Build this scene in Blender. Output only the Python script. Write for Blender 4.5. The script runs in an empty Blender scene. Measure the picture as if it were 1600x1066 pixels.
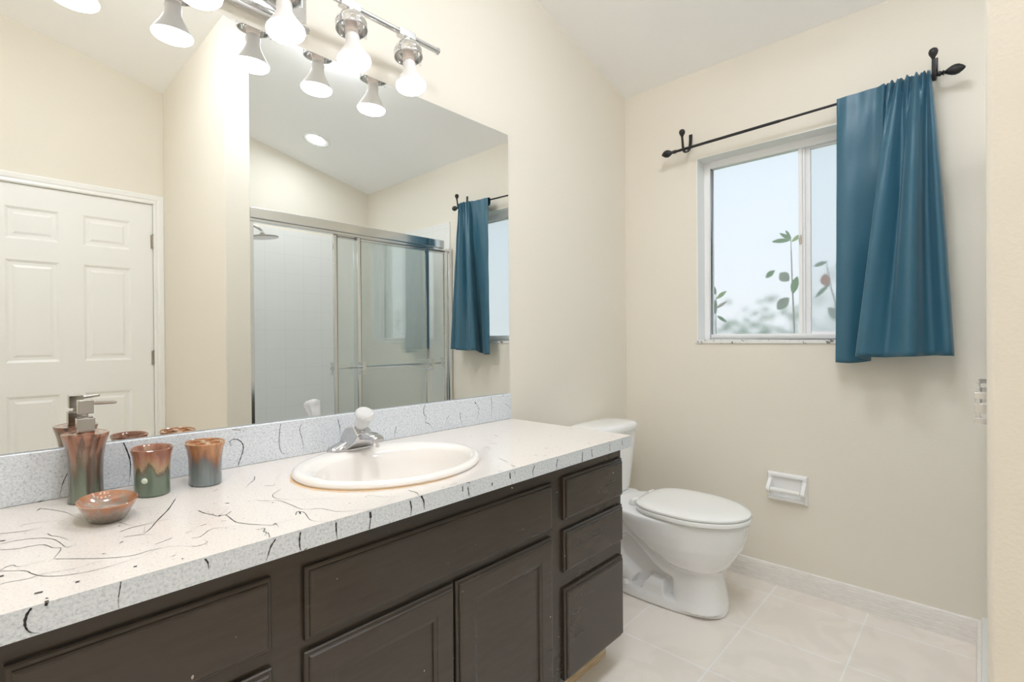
import bpy, bmesh, math, random
from mathutils import Vector, Matrix
random.seed(4)
C = bpy.context.scene.collection
sc = bpy.context.scene

# ------------------------------------------------------------------ camera
cam_d = bpy.data.cameras.new('camera')
cam = bpy.data.objects.new('camera', cam_d)
C.objects.link(cam)
YAW, PITCH, ROLL = math.radians(42.993), math.radians(-0.25), math.radians(-0.405)
fw = Vector((math.cos(YAW)*math.cos(PITCH), math.sin(YAW)*math.cos(PITCH), math.sin(PITCH)))
rt = Vector((math.sin(YAW), -math.cos(YAW), 0))
up = rt.cross(fw)
rt2 = rt*math.cos(ROLL) + up*math.sin(ROLL)
up2 = rt2.cross(fw)
m = Matrix((rt2, up2, -fw)).transposed().to_4x4()
m.translation = Vector((-2.4686, -1.4358, 1.1145))
cam.matrix_world = m
cam_d.sensor_width = 36.0
cam_d.lens = 786.3/1600*36
cam_d.clip_start = 0.01
sc.camera = cam

# ------------------------------------------------------------------ sky, exposure
SKY_STRENGTH = 0.98
BULB_STRENGTH = 7.0
DOME_FILL_STRENGTH = 30.0  # added fill light, out of view
ALCOVE_FILL_STRENGTH = 48.0  # second added fill, in front of the door
CAN_STRENGTH = 115.0
w = bpy.data.worlds.new('sky'); sc.world = w; w.use_nodes = True
nt = w.node_tree; nt.nodes.clear()
o_ = nt.nodes.new('ShaderNodeOutputWorld'); b_ = nt.nodes.new('ShaderNodeBackground')
tc = nt.nodes.new('ShaderNodeTexCoord'); sx = nt.nodes.new('ShaderNodeSeparateXYZ'); rp = nt.nodes.new('ShaderNodeValToRGB')
nt.links.new(tc.outputs['Generated'], sx.inputs[0]); nt.links.new(sx.outputs['Z'], rp.inputs[0])
rp.color_ramp.elements[0].position = 0.0; rp.color_ramp.elements[0].color = (.90, .93, .96, 1)
rp.color_ramp.elements[1].position = 0.55; rp.color_ramp.elements[1].color = (.70, .85, 1.0, 1)
nt.links.new(rp.outputs[0], b_.inputs[0]); b_.inputs[1].default_value = SKY_STRENGTH
nt.links.new(b_.outputs[0], o_.inputs[0])
sc.view_settings.view_transform = 'Standard'
sc.view_settings.look = 'None'
sc.view_settings.gamma = 1.0
sc.view_settings.use_curve_mapping = False
sc.view_settings.exposure = 0.30
sc.cycles.max_bounces = 16
sc.cycles.diffuse_bounces = 10
sc.cycles.glossy_bounces = 8
sc.cycles.transmission_bounces = 10

# ------------------------------------------------------------------ materials
def srgb(r, g, b):
    f = lambda c: (c/255/12.92) if c/255 <= .04045 else ((c/255+.055)/1.055)**2.4
    return (f(r), f(g), f(b), 1)
def mat(name, col, rough=.5, metal=0, **kw):
    M = bpy.data.materials.new(name); M.use_nodes = True
    p = M.node_tree.nodes['Principled BSDF']
    p.inputs['Base Color'].default_value = col
    p.inputs['Roughness'].default_value = rough
    p.inputs['Metallic'].default_value = metal
    for k, v in kw.items(): p.inputs[k].default_value = v
    return M
def nodes(M): return M.node_tree.nodes, M.node_tree.links, M.node_tree.nodes['Principled BSDF']
def bump(M, scale, strength, dist=.002, detail=3):
    n, l, p = nodes(M)
    t = n.new('ShaderNodeTexCoord'); z = n.new('ShaderNodeTexNoise'); b = n.new('ShaderNodeBump')
    z.inputs['Scale'].default_value = scale; z.inputs['Detail'].default_value = detail
    b.inputs['Strength'].default_value = strength; b.inputs['Distance'].default_value = dist
    l.new(t.outputs['Object'], z.inputs['Vector']); l.new(z.outputs['Fac'], b.inputs['Height']); l.new(b.outputs[0], p.inputs['Normal'])
    return M
def noise_color(M, scale, stops, detail=4, stretch=(1, 1, 1), rough=.55):
    n, l, p = nodes(M)
    t = n.new('ShaderNodeTexCoord'); mp = n.new('ShaderNodeMapping'); z = n.new('ShaderNodeTexNoise'); r = n.new('ShaderNodeValToRGB')
    mp.inputs['Scale'].default_value = stretch
    z.inputs['Scale'].default_value = scale; z.inputs['Detail'].default_value = detail; z.inputs['Roughness'].default_value = rough
    l.new(t.outputs['Object'], mp.inputs[0]); l.new(mp.outputs[0], z.inputs['Vector']); l.new(z.outputs['Fac'], r.inputs[0])
    e = r.color_ramp.elements
    while len(e) < len(stops): e.new(.5)
    for i, (q, c) in enumerate(stops): e[i].position = q; e[i].color = c
    l.new(r.outputs[0], p.inputs['Base Color'])
    return M

PAINT = bump(mat('cream_wall_paint', srgb(231, 225, 213), .75), 170, .35, .0015)
CEIL = bump(mat('white_ceiling_paint', srgb(250, 250, 250), .85), 120, .3, .002)
WHITE = mat('white_gloss_paint', srgb(240, 240, 238), .35)
VINYL = mat('white_window_metal', srgb(246, 246, 247), .4)
FCHROME = mat('faucet_chrome', (.60, .60, .615, 1), .09, 1)
CHROME = mat('chrome', (.78, .78, .79, 1), .07, 1)
SATIN = mat('brushed_nickel', (.46, .43, .40, 1), .16, 1)
ALU = mat('bright_aluminium', (.80, .81, .82, 1), .16, 1)
BLACK = bump(mat('black_iron', (.012, .012, .013, 1), .42), 300, .2, .001)
PORC = mat('white_porcelain', srgb(240, 240, 240), .08, 0, **{'Coat Weight': .3})
SINKP = mat('warm_white_porcelain', srgb(234, 229, 224), .08)
SEATP = mat('white_plastic', srgb(240, 240, 238), .22)
CAB = noise_color(bump(mat('dark_brown_cabinet_paint', srgb(60, 52, 44), .24, 0, **{'Specular IOR Level': .6}), 90, .025, .001), 14,
                  [(.3, srgb(57, 49, 41)), (.7, srgb(62, 54, 46))], 4, (1, 1, 6))
n_, l_, p_ = nodes(CAB)
z_ = n_.new('ShaderNodeTexNoise'); z_.inputs['Scale'].default_value = 70; z_.inputs['Detail'].default_value = 1
t_ = n_.new('ShaderNodeTexCoord'); l_.new(t_.outputs['Object'], z_.inputs['Vector'])
r_ = n_.new('ShaderNodeValToRGB'); r_.color_ramp.elements[0].position = .80; r_.color_ramp.elements[1].position = .815; l_.new(z_.outputs['Fac'], r_.inputs[0])
x_ = n_.new('ShaderNodeMix'); x_.data_type = 'RGBA'; x_.inputs[7].default_value = srgb(165, 155, 145)
src = p_.inputs['Base Color'].links[0].from_socket
l_.new(r_.outputs[0], x_.inputs[0]); l_.new(src, x_.inputs[6]); l_.new(x_.outputs[2], p_.inputs['Base Color'])
CABIN = mat('cabinet_inside', srgb(60, 50, 42), .7)
TOE = noise_color(mat('bare_wood_toe_board', srgb(205, 180, 140), .6), 20, [(.3, srgb(190, 160, 115)), (.7, srgb(222, 205, 175))], 5, (1, 8, 8))
INK = mat('black_paint_squiggle', (.018, .016, .016, 1), .35)
CTOP = noise_color(mat('speckled_white_laminate', srgb(236, 231, 226), .17), 260,
                   [(.30, srgb(196, 192, 190)), (.40, srgb(222, 215, 209)), (.7, srgb(230, 223, 216))], 6)
CEDGE = noise_color(mat('speckled_grey_laminate', srgb(215, 220, 225), .22), 210,
                    [(.28, srgb(122, 132, 147)), (.41, srgb(199, 205, 212)), (.56, srgb(224, 228, 232))], 8, (1, 1, 1), .72)
STAIN = mat('rust_stain', srgb(226, 196, 158), .3)
TEAL = noise_color(mat('teal_satin_fabric', srgb(44, 88, 108), .36, 0, **{'Sheen Weight': .25, 'Sheen Roughness': .4}), 400,
                   [(.3, srgb(44, 90, 112)), (.7, srgb(56, 106, 128))], 2, (1, 1, 3))
MARBLE = noise_color(mat('white_marble_sill', srgb(235, 235, 233), .2), 45, [(.36, srgb(120, 120, 118)), (.42, srgb(228, 228, 226)), (1, srgb(240, 240, 238))], 5)
BASEB = noise_color(bump(mat('white_ridged_baseboard_paint', srgb(238, 234, 230), .45), 60, .2, .001), 30,
                    [(.3, srgb(225, 220, 214)), (.6, srgb(240, 237, 234))], 5, (8, 1, 14))
MIRROR = mat('silvered_mirror', (.90, .915, .90, 1), .0, 1)
MEDGE = mat('dark_mirror_edge', (.05, .06, .055, 1), .3)
ACRYL = mat('clear_acrylic', (.97, .97, .97, 1), .06, 0, **{'Transmission Weight': .55, 'IOR': 1.46})
LEAF = mat('green_leaf', srgb(98, 140, 66), .5)
LEAFY = mat('pale_green_leaf', srgb(150, 185, 95), .5)
LEAFR = mat('orange_leaf', srgb(196, 104, 60), .5)
BRANCH = mat('thin_branch', srgb(165, 158, 142), .8)
GRASS = noise_color(mat('lawn', srgb(120, 140, 90), .9), 9, [(.3, srgb(100, 125, 75)), (.7, srgb(150, 165, 115))])
HEDGE = mat('grey_green_foliage', srgb(150, 165, 140), .8)
PAN = mat('white_shower_pan', srgb(225, 225, 222), .3)

def tile_mat(name, size, off, mortar, c1, c2, grout, rough, noise=None, plane='xy', bumpd=.0012):
    M = mat(name, c1, rough); n, l, p = nodes(M)
    t = n.new('ShaderNodeTexCoord'); mp = n.new('ShaderNodeMapping'); br = n.new('ShaderNodeTexBrick')
    sp = n.new('ShaderNodeSeparateXYZ'); cb = n.new('ShaderNodeCombineXYZ')
    l.new(t.outputs['Object'], sp.inputs[0])
    a, b = {'xy': ('X', 'Y'), 'xz': ('X', 'Z'), 'yz': ('Y', 'Z')}[plane]
    l.new(sp.outputs[a], cb.inputs[0]); l.new(sp.outputs[b], cb.inputs[1])
    mp.inputs['Location'].default_value = (off[0], off[1], 0)
    l.new(cb.outputs[0], mp.inputs[0]); l.new(mp.outputs[0], br.inputs['Vector'])
    br.offset = 0; br.squash = 1
    br.inputs['Scale'].default_value = 1
    br.inputs['Brick Width'].default_value = size; br.inputs['Row Height'].default_value = size
    br.inputs['Mortar Size'].default_value = mortar; br.inputs['Mortar Smooth'].default_value = .1
    br.inputs['Bias'].default_value = 0
    br.inputs['Color1'].default_value = c1; br.inputs['Color2'].default_value = c2; br.inputs['Mortar'].default_value = grout
    out = br.outputs['Color']
    if noise:
        z = n.new('ShaderNodeTexNoise'); z.inputs['Scale'].default_value = noise; z.inputs['Detail'].default_value = 8; z.inputs['Distortion'].default_value = 1.4
        l.new(t.outputs['Object'], z.inputs['Vector'])
        r = n.new('ShaderNodeValToRGB'); r.color_ramp.elements[0].position = .42; r.color_ramp.elements[0].color = (.95, .945, .94, 1)
        r.color_ramp.elements[1].position = .56; r.color_ramp.elements[1].color = (1, 1, 1, 1)
        l.new(z.outputs['Fac'], r.inputs[0])
        mx = n.new('ShaderNodeMix'); mx.data_type = 'RGBA'; mx.blend_type = 'MULTIPLY'; mx.inputs[0].default_value = 1
        l.new(out, mx.inputs[6]); l.new(r.outputs[0], mx.inputs[7]); out = mx.outputs[2]
    l.new(out, p.inputs['Base Color'])
    bp = n.new('ShaderNodeBump'); bp.invert = True; bp.inputs['Distance'].default_value = bumpd; bp.inputs['Strength'].default_value = .6
    l.new(br.outputs['Fac'], bp.inputs['Height']); l.new(bp.outputs[0], p.inputs['Normal'])
    return M
FLOORM = tile_mat('beige_floor_tile', .337, (.123-.0+.337*20, .4265+.337*20, ), .0035, srgb(238, 231, 223), srgb(235, 228, 220), srgb(243, 241, 238), .28, 5)
TILE_XZ = tile_mat('white_shower_tile', .152, (.76+.152*20, .02), .0016, srgb(232, 233, 231), srgb(232, 233, 231), srgb(224, 225, 223), .12, None, 'xz', .0004)
TILE_YZ = tile_mat('white_shower_side_tile', .152, (3.04+.04, .02), .0016, srgb(232, 233, 231), srgb(232, 233, 231), srgb(224, 225, 223), .12, None, 'yz', .0004)

def glass_mat(name, tint=(.95, .97, .96, 1)):
    M = bpy.data.materials.new(name); M.use_nodes = True; n = M.node_tree.nodes; l = M.node_tree.links; n.clear()
    o = n.new('ShaderNodeOutputMaterial'); mx = n.new('ShaderNodeMixShader'); tr = n.new('ShaderNodeBsdfTransparent'); g = n.new('ShaderNodeBsdfGlossy'); f = n.new('ShaderNodeFresnel')
    geo = n.new('ShaderNodeNewGeometry'); im = n.new('ShaderNodeMix'); im.inputs[2].default_value = 2.25; im.inputs[3].default_value = 1/2.25
    l.new(geo.outputs['Backfacing'], im.inputs[0]); l.new(im.outputs[0], f.inputs[0]); tr.inputs[0].default_value = tint; g.inputs['Roughness'].default_value = .0
    l.new(f.outputs[0], mx.inputs[0]); l.new(tr.outputs[0], mx.inputs[1]); l.new(g.outputs[0], mx.inputs[2]); l.new(mx.outputs[0], o.inputs[0])
    return M
GLASS = glass_mat('clear_shower_glass')
def frosted(name, rough, ior, haze, col=(1, 1, 1, 1), sparkle=.25):
    M = bpy.data.materials.new(name); M.use_nodes = True; n = M.node_tree.nodes; l = M.node_tree.links; n.clear()
    o = n.new('ShaderNodeOutputMaterial'); mx = n.new('ShaderNodeMixShader'); rf = n.new('ShaderNodeBsdfRefraction'); tl = n.new('ShaderNodeBsdfTranslucent')
    rf.inputs['Roughness'].default_value = rough; rf.inputs['IOR'].default_value = ior; rf.inputs['Color'].default_value = col
    tl.inputs[0].default_value = (.95, .97, 1, 1); mx.inputs[0].default_value = haze
    t = n.new('ShaderNodeTexCoord'); z = n.new('ShaderNodeTexNoise'); b = n.new('ShaderNodeBump')
    z.inputs['Scale'].default_value = 260; z.inputs['Detail'].default_value = 2; b.inputs['Strength'].default_value = sparkle; b.inputs['Distance'].default_value = .002
    l.new(t.outputs['Object'], z.inputs['Vector']); l.new(z.outputs['Fac'], b.inputs['Height']); l.new(b.outputs[0], rf.inputs['Normal'])
    l.new(rf.outputs[0], mx.inputs[1]); l.new(tl.outputs[0], mx.inputs[2]); l.new(mx.outputs[0], o.inputs[0])
    return M
FROST = frosted('frosted_window_glass', .20, 1.12, .18)
FROST2 = frosted('frosted_sash_glass', .30, 1.16, .25, (.95, .96, .96, 1), .5)
def emit(name, col, s):
    M = bpy.data.materials.new(name); M.use_nodes = True; n = M.node_tree.nodes; l = M.node_tree.links; n.clear()
    o = n.new('ShaderNodeOutputMaterial'); e = n.new('ShaderNodeEmission'); e.inputs[0].default_value = col; e.inputs[1].default_value = s
    l.new(e.outputs[0], o.inputs[0]); return M
BULBLENS = emit('lit_bulb_lens', (.94, .97, 1, 1), BULB_STRENGTH)
BULBBODY = mat('white_bulb_glass', srgb(218, 214, 211), .3, 0, **{'Emission Color': (1, .95, .9, 1), 'Emission Strength': .04})
BULBNECK = mat('warm_bulb_neck', srgb(226, 214, 206), .4, 0, **{'Emission Color': (1, .85, .75, 1), 'Emission Strength': .1})
DOMEFILL = emit('added_fill_glow', (.88, .925, 1, 1), DOME_FILL_STRENGTH)
ALCOVEFILL = emit('added_alcove_fill_glow', (.88, .925, 1, 1), ALCOVE_FILL_STRENGTH)
CANLENS = emit('lit_recessed_lens', (.90, .95, 1, 1), CAN_STRENGTH)

def glaze(name, h, top, midc, low, streak=60, dark=0):
    M = mat(name, top[0][1], .12, 0, **{'Coat Weight': .4}); n, l, p = nodes(M)
    t = n.new('ShaderNodeTexCoord'); sp = n.new('ShaderNodeSeparateXYZ'); l.new(t.outputs['Object'], sp.inputs[0])
    mp = n.new('ShaderNodeMapping'); mp.inputs['Scale'].default_value = (1, 1, .12); l.new(t.outputs['Object'], mp.inputs[0])
    z = n.new('ShaderNodeTexNoise'); z.inputs['Scale'].default_value = streak; z.inputs['Detail'].default_value = 5; l.new(mp.outputs[0], z.inputs['Vector'])
    z2 = n.new('ShaderNodeTexNoise'); z2.inputs['Scale'].default_value = 320; z2.inputs['Detail'].default_value = 3; l.new(t.outputs['Object'], z2.inputs['Vector'])
    a = n.new('ShaderNodeMath'); a.operation = 'MULTIPLY_ADD'; a.inputs[1].default_value = 1/h; l.new(sp.outputs['Z'], a.inputs[0])
    s = n.new('ShaderNodeMath'); s.operation = 'MULTIPLY_ADD'; s.inputs[1].default_value = 1.25; s.inputs[2].default_value = -.84; l.new(z.outputs['Fac'], s.inputs[0])
    s2 = n.new('ShaderNodeMath'); s2.operation = 'MULTIPLY_ADD'; s2.inputs[1].default_value = .25; l.new(z2.outputs['Fac'], s2.inputs[0]); l.new(s.outputs[0], s2.inputs[2])
    l.new(s2.outputs[0], a.inputs[2])
    r = n.new('ShaderNodeValToRGB'); l.new(a.outputs[0], r.inputs[0]); e = r.color_ramp.elements
    stops = low + midc + top
    for i, (q, c) in enumerate(stops):
        if i >= 2: e.new(q)
    for i, (q, c) in enumerate(stops): e[i].position = q; e[i].color = c
    mp2 = n.new('ShaderNodeMapping'); mp2.inputs['Scale'].default_value = (1, 1, .04); mp2.inputs['Location'].default_value = (.31, .2, .1); l.new(t.outputs['Object'], mp2.inputs[0])
    z3 = n.new('ShaderNodeTexNoise'); z3.inputs['Scale'].default_value = streak*1.5; z3.inputs['Detail'].default_value = 3; l.new(mp2.outputs[0], z3.inputs['Vector'])
    r3 = n.new('ShaderNodeValToRGB'); l.new(z3.outputs['Fac'], r3.inputs[0]); r3.color_ramp.elements[0].position = .50; r3.color_ramp.elements[1].position = .64
    r3.color_ramp.elements[1].color = (dark, dark, dark, 1)
    mx = n.new('ShaderNodeMix'); mx.data_type = 'RGBA'; mx.inputs[7].default_value = srgb(74, 60, 50)
    l.new(r3.outputs[0], mx.inputs[0]); l.new(r.outputs[0], mx.inputs[6]); l.new(mx.outputs[2], p.inputs['Base Color'])
    return M

# ------------------------------------------------------------------ mesh helpers
def BM(): return bmesh.new()
def box(bm, x0, x1, y0, y1, z0, z1, mi=0):
    v = [bm.verts.new(c) for c in ((x0,y0,z0),(x1,y0,z0),(x1,y1,z0),(x0,y1,z0),(x0,y0,z1),(x1,y0,z1),(x1,y1,z1),(x0,y1,z1))]
    for f in ((0,3,2,1),(4,5,6,7),(0,1,5,4),(1,2,6,5),(2,3,7,6),(3,0,4,7)):
        bm.faces.new([v[i] for i in f]).material_index = mi
    return v
def loft(bm, rings, mi=0, cap0=True, cap1=True, closed=True):
    rv = [[bm.verts.new(p) for p in r] for r in rings]
    n = len(rv[0])
    for a, b in zip(rv[:-1], rv[1:]):
        for i in range(n if closed else n-1):
            j = (i+1) % n
            bm.faces.new((a[i], a[j], b[j], b[i])).material_index = mi
    if cap0: bm.faces.new(rv[0][::-1]).material_index = mi
    if cap1: bm.faces.new(rv[-1]).material_index = mi
    return rv
def ell(cx, cy, z, a, b, n=48, p=2.0):
    r = []
    for i in range(n):
        t = 2*math.pi*i/n; c, s = math.cos(t), math.sin(t)
        r.append((cx+a*math.copysign(abs(c)**(2/p), c), cy+b*math.copysign(abs(s)**(2/p), s), z))
    return r
def lathe(bm, prof, c=(0,0,0), n=32, sy=1.0, mi=0, cap0=True, cap1=True):
    return loft(bm, [ell(c[0], c[1], c[2]+z, max(r, 1e-4), max(r*sy, 1e-4), n) for r, z in prof], mi, cap0, cap1)
def lathe_ax(bm, prof, o, d, n=24, mi=0):
    d = Vector(d).normalized(); u = d.orthogonal().normalized(); v = d.cross(u)
    o = Vector(o)
    return loft(bm, [[o+d*z+(u*math.cos(2*math.pi*i/n)+v*math.sin(2*math.pi*i/n))*max(r, 1e-4) for i in range(n)] for r, z in prof], mi)
def catmull(pts, k=6):
    P = [Vector(p) for p in pts]
    if len(P) < 3: return P
    Q = [2*P[0]-P[1]] + P + [2*P[-1]-P[-2]]; out = []
    for i in range(1, len(Q)-2):
        for j in range(k):
            t = j/k; a, b, c, d = Q[i-1:i+3]
            out.append(.5*((2*b)+(c-a)*t+(2*a-5*b+4*c-d)*t*t+(3*b-a-3*c+d)*t**3))
    out.append(P[-1]); return out
def tube(bm, pts, rad, n=12, mi=0, smooth_path=True, flat=1.0, k=6):
    P = catmull(pts, k) if smooth_path else [Vector(p) for p in pts]
    R = rad if callable(rad) else (lambda t: rad)
    t0 = (P[1]-P[0]).normalized(); u = t0.orthogonal().normalized(); rings = []
    for i, p in enumerate(P):
        t = (P[min(i+1, len(P)-1)]-P[max(i-1, 0)]).normalized()
        u = (u-t*u.dot(t)).normalized(); v = t.cross(u); r = R(i/(len(P)-1))
        rings.append([p+u*math.cos(2*math.pi*j/n)*r+v*math.sin(2*math.pi*j/n)*r*flat for j in range(n)])
    return loft(bm, rings, mi)
def ball(bm, c, r, n=16, mi=0, sz=1.0, d=(0,0,1)):
    prof = [(r*math.sin(math.pi*i/n), -r*sz*math.cos(math.pi*i/n)) for i in range(n+1)]
    lathe_ax(bm, prof, c, d, n+4, mi)
def wloc(o):
    v = Vector((0, 0, 0))
    while o: v += o.location; o = o.parent
    return v
def obj(name, bm, mats, parent=None, smooth=False, bevel=0, seg=2, base=None, sub=0):
    bmesh.ops.remove_doubles(bm, verts=bm.verts, dist=1e-6)
    bmesh.ops.recalc_face_normals(bm, faces=bm.faces)
    off = wloc(parent) if parent else Vector(base or (0, 0, 0))
    for v in bm.verts: v.co -= off
    me = bpy.data.meshes.new(name)
    if smooth:
        for f in bm.faces: f.smooth = True
    bm.to_mesh(me); bm.free()
    for M in (mats if isinstance(mats, (list, tuple)) else [mats]): me.materials.append(M)
    o = bpy.data.objects.new(name, me); C.objects.link(o)
    if parent: o.parent = parent
    elif base: o.location = base
    if bevel:
        b = o.modifiers.new('bevel', 'BEVEL'); b.width = bevel; b.segments = seg; b.limit_method = 'ANGLE'; b.angle_limit = math.radians(40)
        for p in me.polygons: p.use_smooth = True
        b.harden_normals = True
    elif smooth:
        mark_sharp(me, 42)
    if sub:
        s = o.modifiers.new('sub', 'SUBSURF'); s.levels = s.render_levels = sub
    return o
def mark_sharp(me, deg):
    bm = bmesh.new(); bm.from_mesh(me)
    for e in bm.edges:
        if len(e.link_faces) == 2 and e.calc_face_angle(0) > math.radians(deg): e.smooth = False
    bm.to_mesh(me); bm.free()
def thing(name, label, cat, loc=(0,0,0), group=None):
    o = bpy.data.objects.new(name, None); C.objects.link(o); o.location = loc; o.empty_display_size = .05
    return tag(o, label, cat, group)
def tag(o, label, cat, group=None):
    o['label'] = label; o['category'] = cat
    if group: o['group'] = group
    return o
def struct(o, label=None, cat=None):
    o['kind'] = 'structure'
    if label: o['label'] = label
    if cat: o['category'] = cat
    return o
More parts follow.
